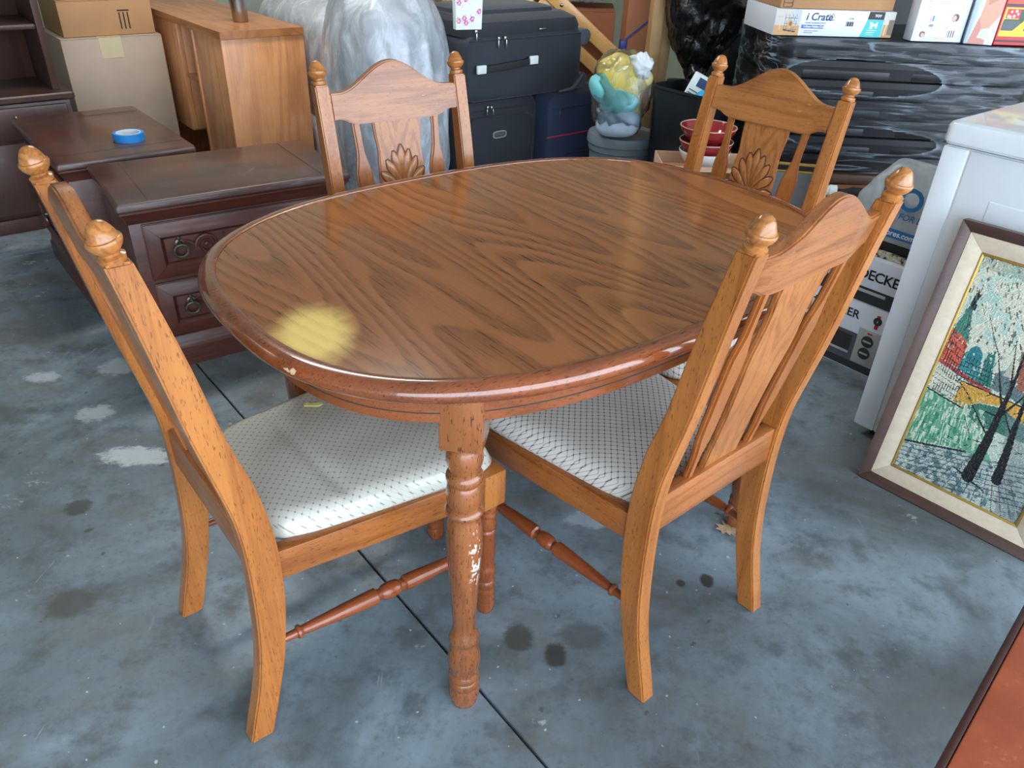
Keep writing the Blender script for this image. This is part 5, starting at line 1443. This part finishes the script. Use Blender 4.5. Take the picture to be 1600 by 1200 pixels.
# lower box print: oven front with two dials
ov = mesh_obj('oven_picture', bx(.02, .335, -.0012, .001, .030, .130, 0), GREYP, tb1)
mesh_obj('oven_window', bx(.03, .235, -.0018, 0, .062, .118, 0), DGR, ov)
mesh_obj('oven_handle', bx(.03, .235, -.003, 0, .052, .060, .001), SILV, ov)
cp = mesh_obj('control_panel', bx(.250, .325, -.0020, 0, .032, .158, .0005), SILV, tb1)
for zz in (.075, .118):
    mesh_obj('dial', lathe([(0, .020), (.002, .020), (.003, .017)], 24, (.288, -.002, zz), (.288, -1, zz)), DGR, cp)
    mesh_obj('dial_mark', bx(.274, .302, -.0062, -.0045, zz - .003, zz + .003, 0), SILV, cp)
mesh_obj('red_mark', bx(.280, .298, -.0026, -.001, .144, .149, 0), REDI, cp)
text('BLACK+DECKER', .040, BLKI, tb1, (-.058, -.0005, .180), TXR, bold=.0005).name = 'lettering'
sl = mesh_obj('award_seal', lathe([(0, .014), (.0012, .014), (.0015, .010)], 20, (.300, -.0005, .196), (.300, -1, .196)), DGR, tb1)
mesh_obj('ribbon', bx(.294, .306, -.0012, 0, .168, .182, 0), REDI, sl); mesh_obj('ribbon', bx(.294, .306, -.0012, 0, .208, .216, 0), REDI, sl)
text('1', .014, WHI, sl, (.2965, -.0022, .191), TXR)
text('BLACK+DECKER', .046, BLKI, tb2, (.036, -.0005, .082), TXR, bold=.0006, spacing=.92)
mesh_obj('oven_handle', bx(.17, .30, -.0026, 0, .036, .046, .001), SILV, tb2)
# floral cloth and dark tray between the carton and the bag
FLO = NT('floral_cloth'); q = FLO.noise(FLO.coord(), 55, 3, .6)
FLO.set(color=FLO.ramp(q, [(.42, lin((60, 62, 54))), (.5, lin((178, 170, 150))), (.62, lin((206, 198, 180)))]), rough=.8)
fc = mesh_obj('folded_cloth', loft([rrect(.36, .22, .02, z, 4) for z in (0, .018)] + [rrect(.35, .21, .02, .022, 4)]), FLO.m); fc.location = G(2.45, 1.03, .389); fc.rotation_euler = (0, 0, RAD(-50))
tag(fc, 'folded floral patterned cloth on the upper toaster oven carton', 'cloth')
dt = mesh_obj('black_tray', loft([rrect(.34, .20, .03, 0, 4), rrect(.36, .22, .03, .028, 4), rrect(.35, .21, .03, .028, 4), rrect(.33, .19, .03, .006, 4)]), BLACKR); dt.location = G(2.45, 1.03, .412); dt.rotation_euler = (0, 0, RAD(-50))
tag(dt, 'black tray under the grey shopping bag', 'tray')
# shopping bag
SBAG = NT('grey_shopping_bag'); nz = SBAG.noise(SBAG.coord(scale=(1, 1, .5)), 9, 4, .6, .6)
SBAG.set(color=SBAG.ramp(nz, [(.3, lin((150, 156, 162))), (.7, lin((200, 206, 210)))]), rough=.35, spec=.5); SBAG.bump(nz, .4, .01)
sb = thing('shopping_bag', 'crumpled grey plastic shopping bag with blue lettering on the cartons', 'bag', G(2.44, 1.02, .442), RAD(-50))
def disp_sb(p, d):
    f = max(0, p.z / .24)
    q = Vector((p.x * (1 - .22 * f * f), p.y * (1 - .25 * f), p.z))
    return q + d * (.012 * (ridged(Vector((q.x * 1.3, q.y * 1.3, q.z * .6)), 8, 2.0) - .5))
rings = []
for j in range(15):
    f = j / 14; z = .225 * f
    w_ = .30 * (1 - .30 * max(0, f - .55) / .45 * 1.3); d_ = .19 * (1 - .65 * max(0, f - .5) / .5)
    rings.append([disp_sb(Vector((a, b, z)), Vector((a, b, 0)).normalized()) for a, b, _ in rrect(w_, d_, .05 if f < .7 else .03, 0, 9)])
mesh_obj('bag_body', loft(rings, True, 70), SBAG.m, sb)
PBLU = plain('blue_bag_print', lin((48, 116, 172)), .5, vary=0)
text('ROSS', .095, PBLU, sb, (-.055, -.104, .110), (RAD(86), 0, 0), bold=.002)
text('DRESS FOR LESS', .026, PBLU, sb, (-.060, -.107, .082), (RAD(88), 0, 0), bold=.0004, shear=.2)
mesh_obj('blue_stripe', bx(-.13, .13, -.109, -.106, .020, .048, 0), PBLU, sb)
text('www.rossstores.com', .024, WHI, sb, (-.118, -.1098, .028), TXR, bold=.0003, shear=.15)
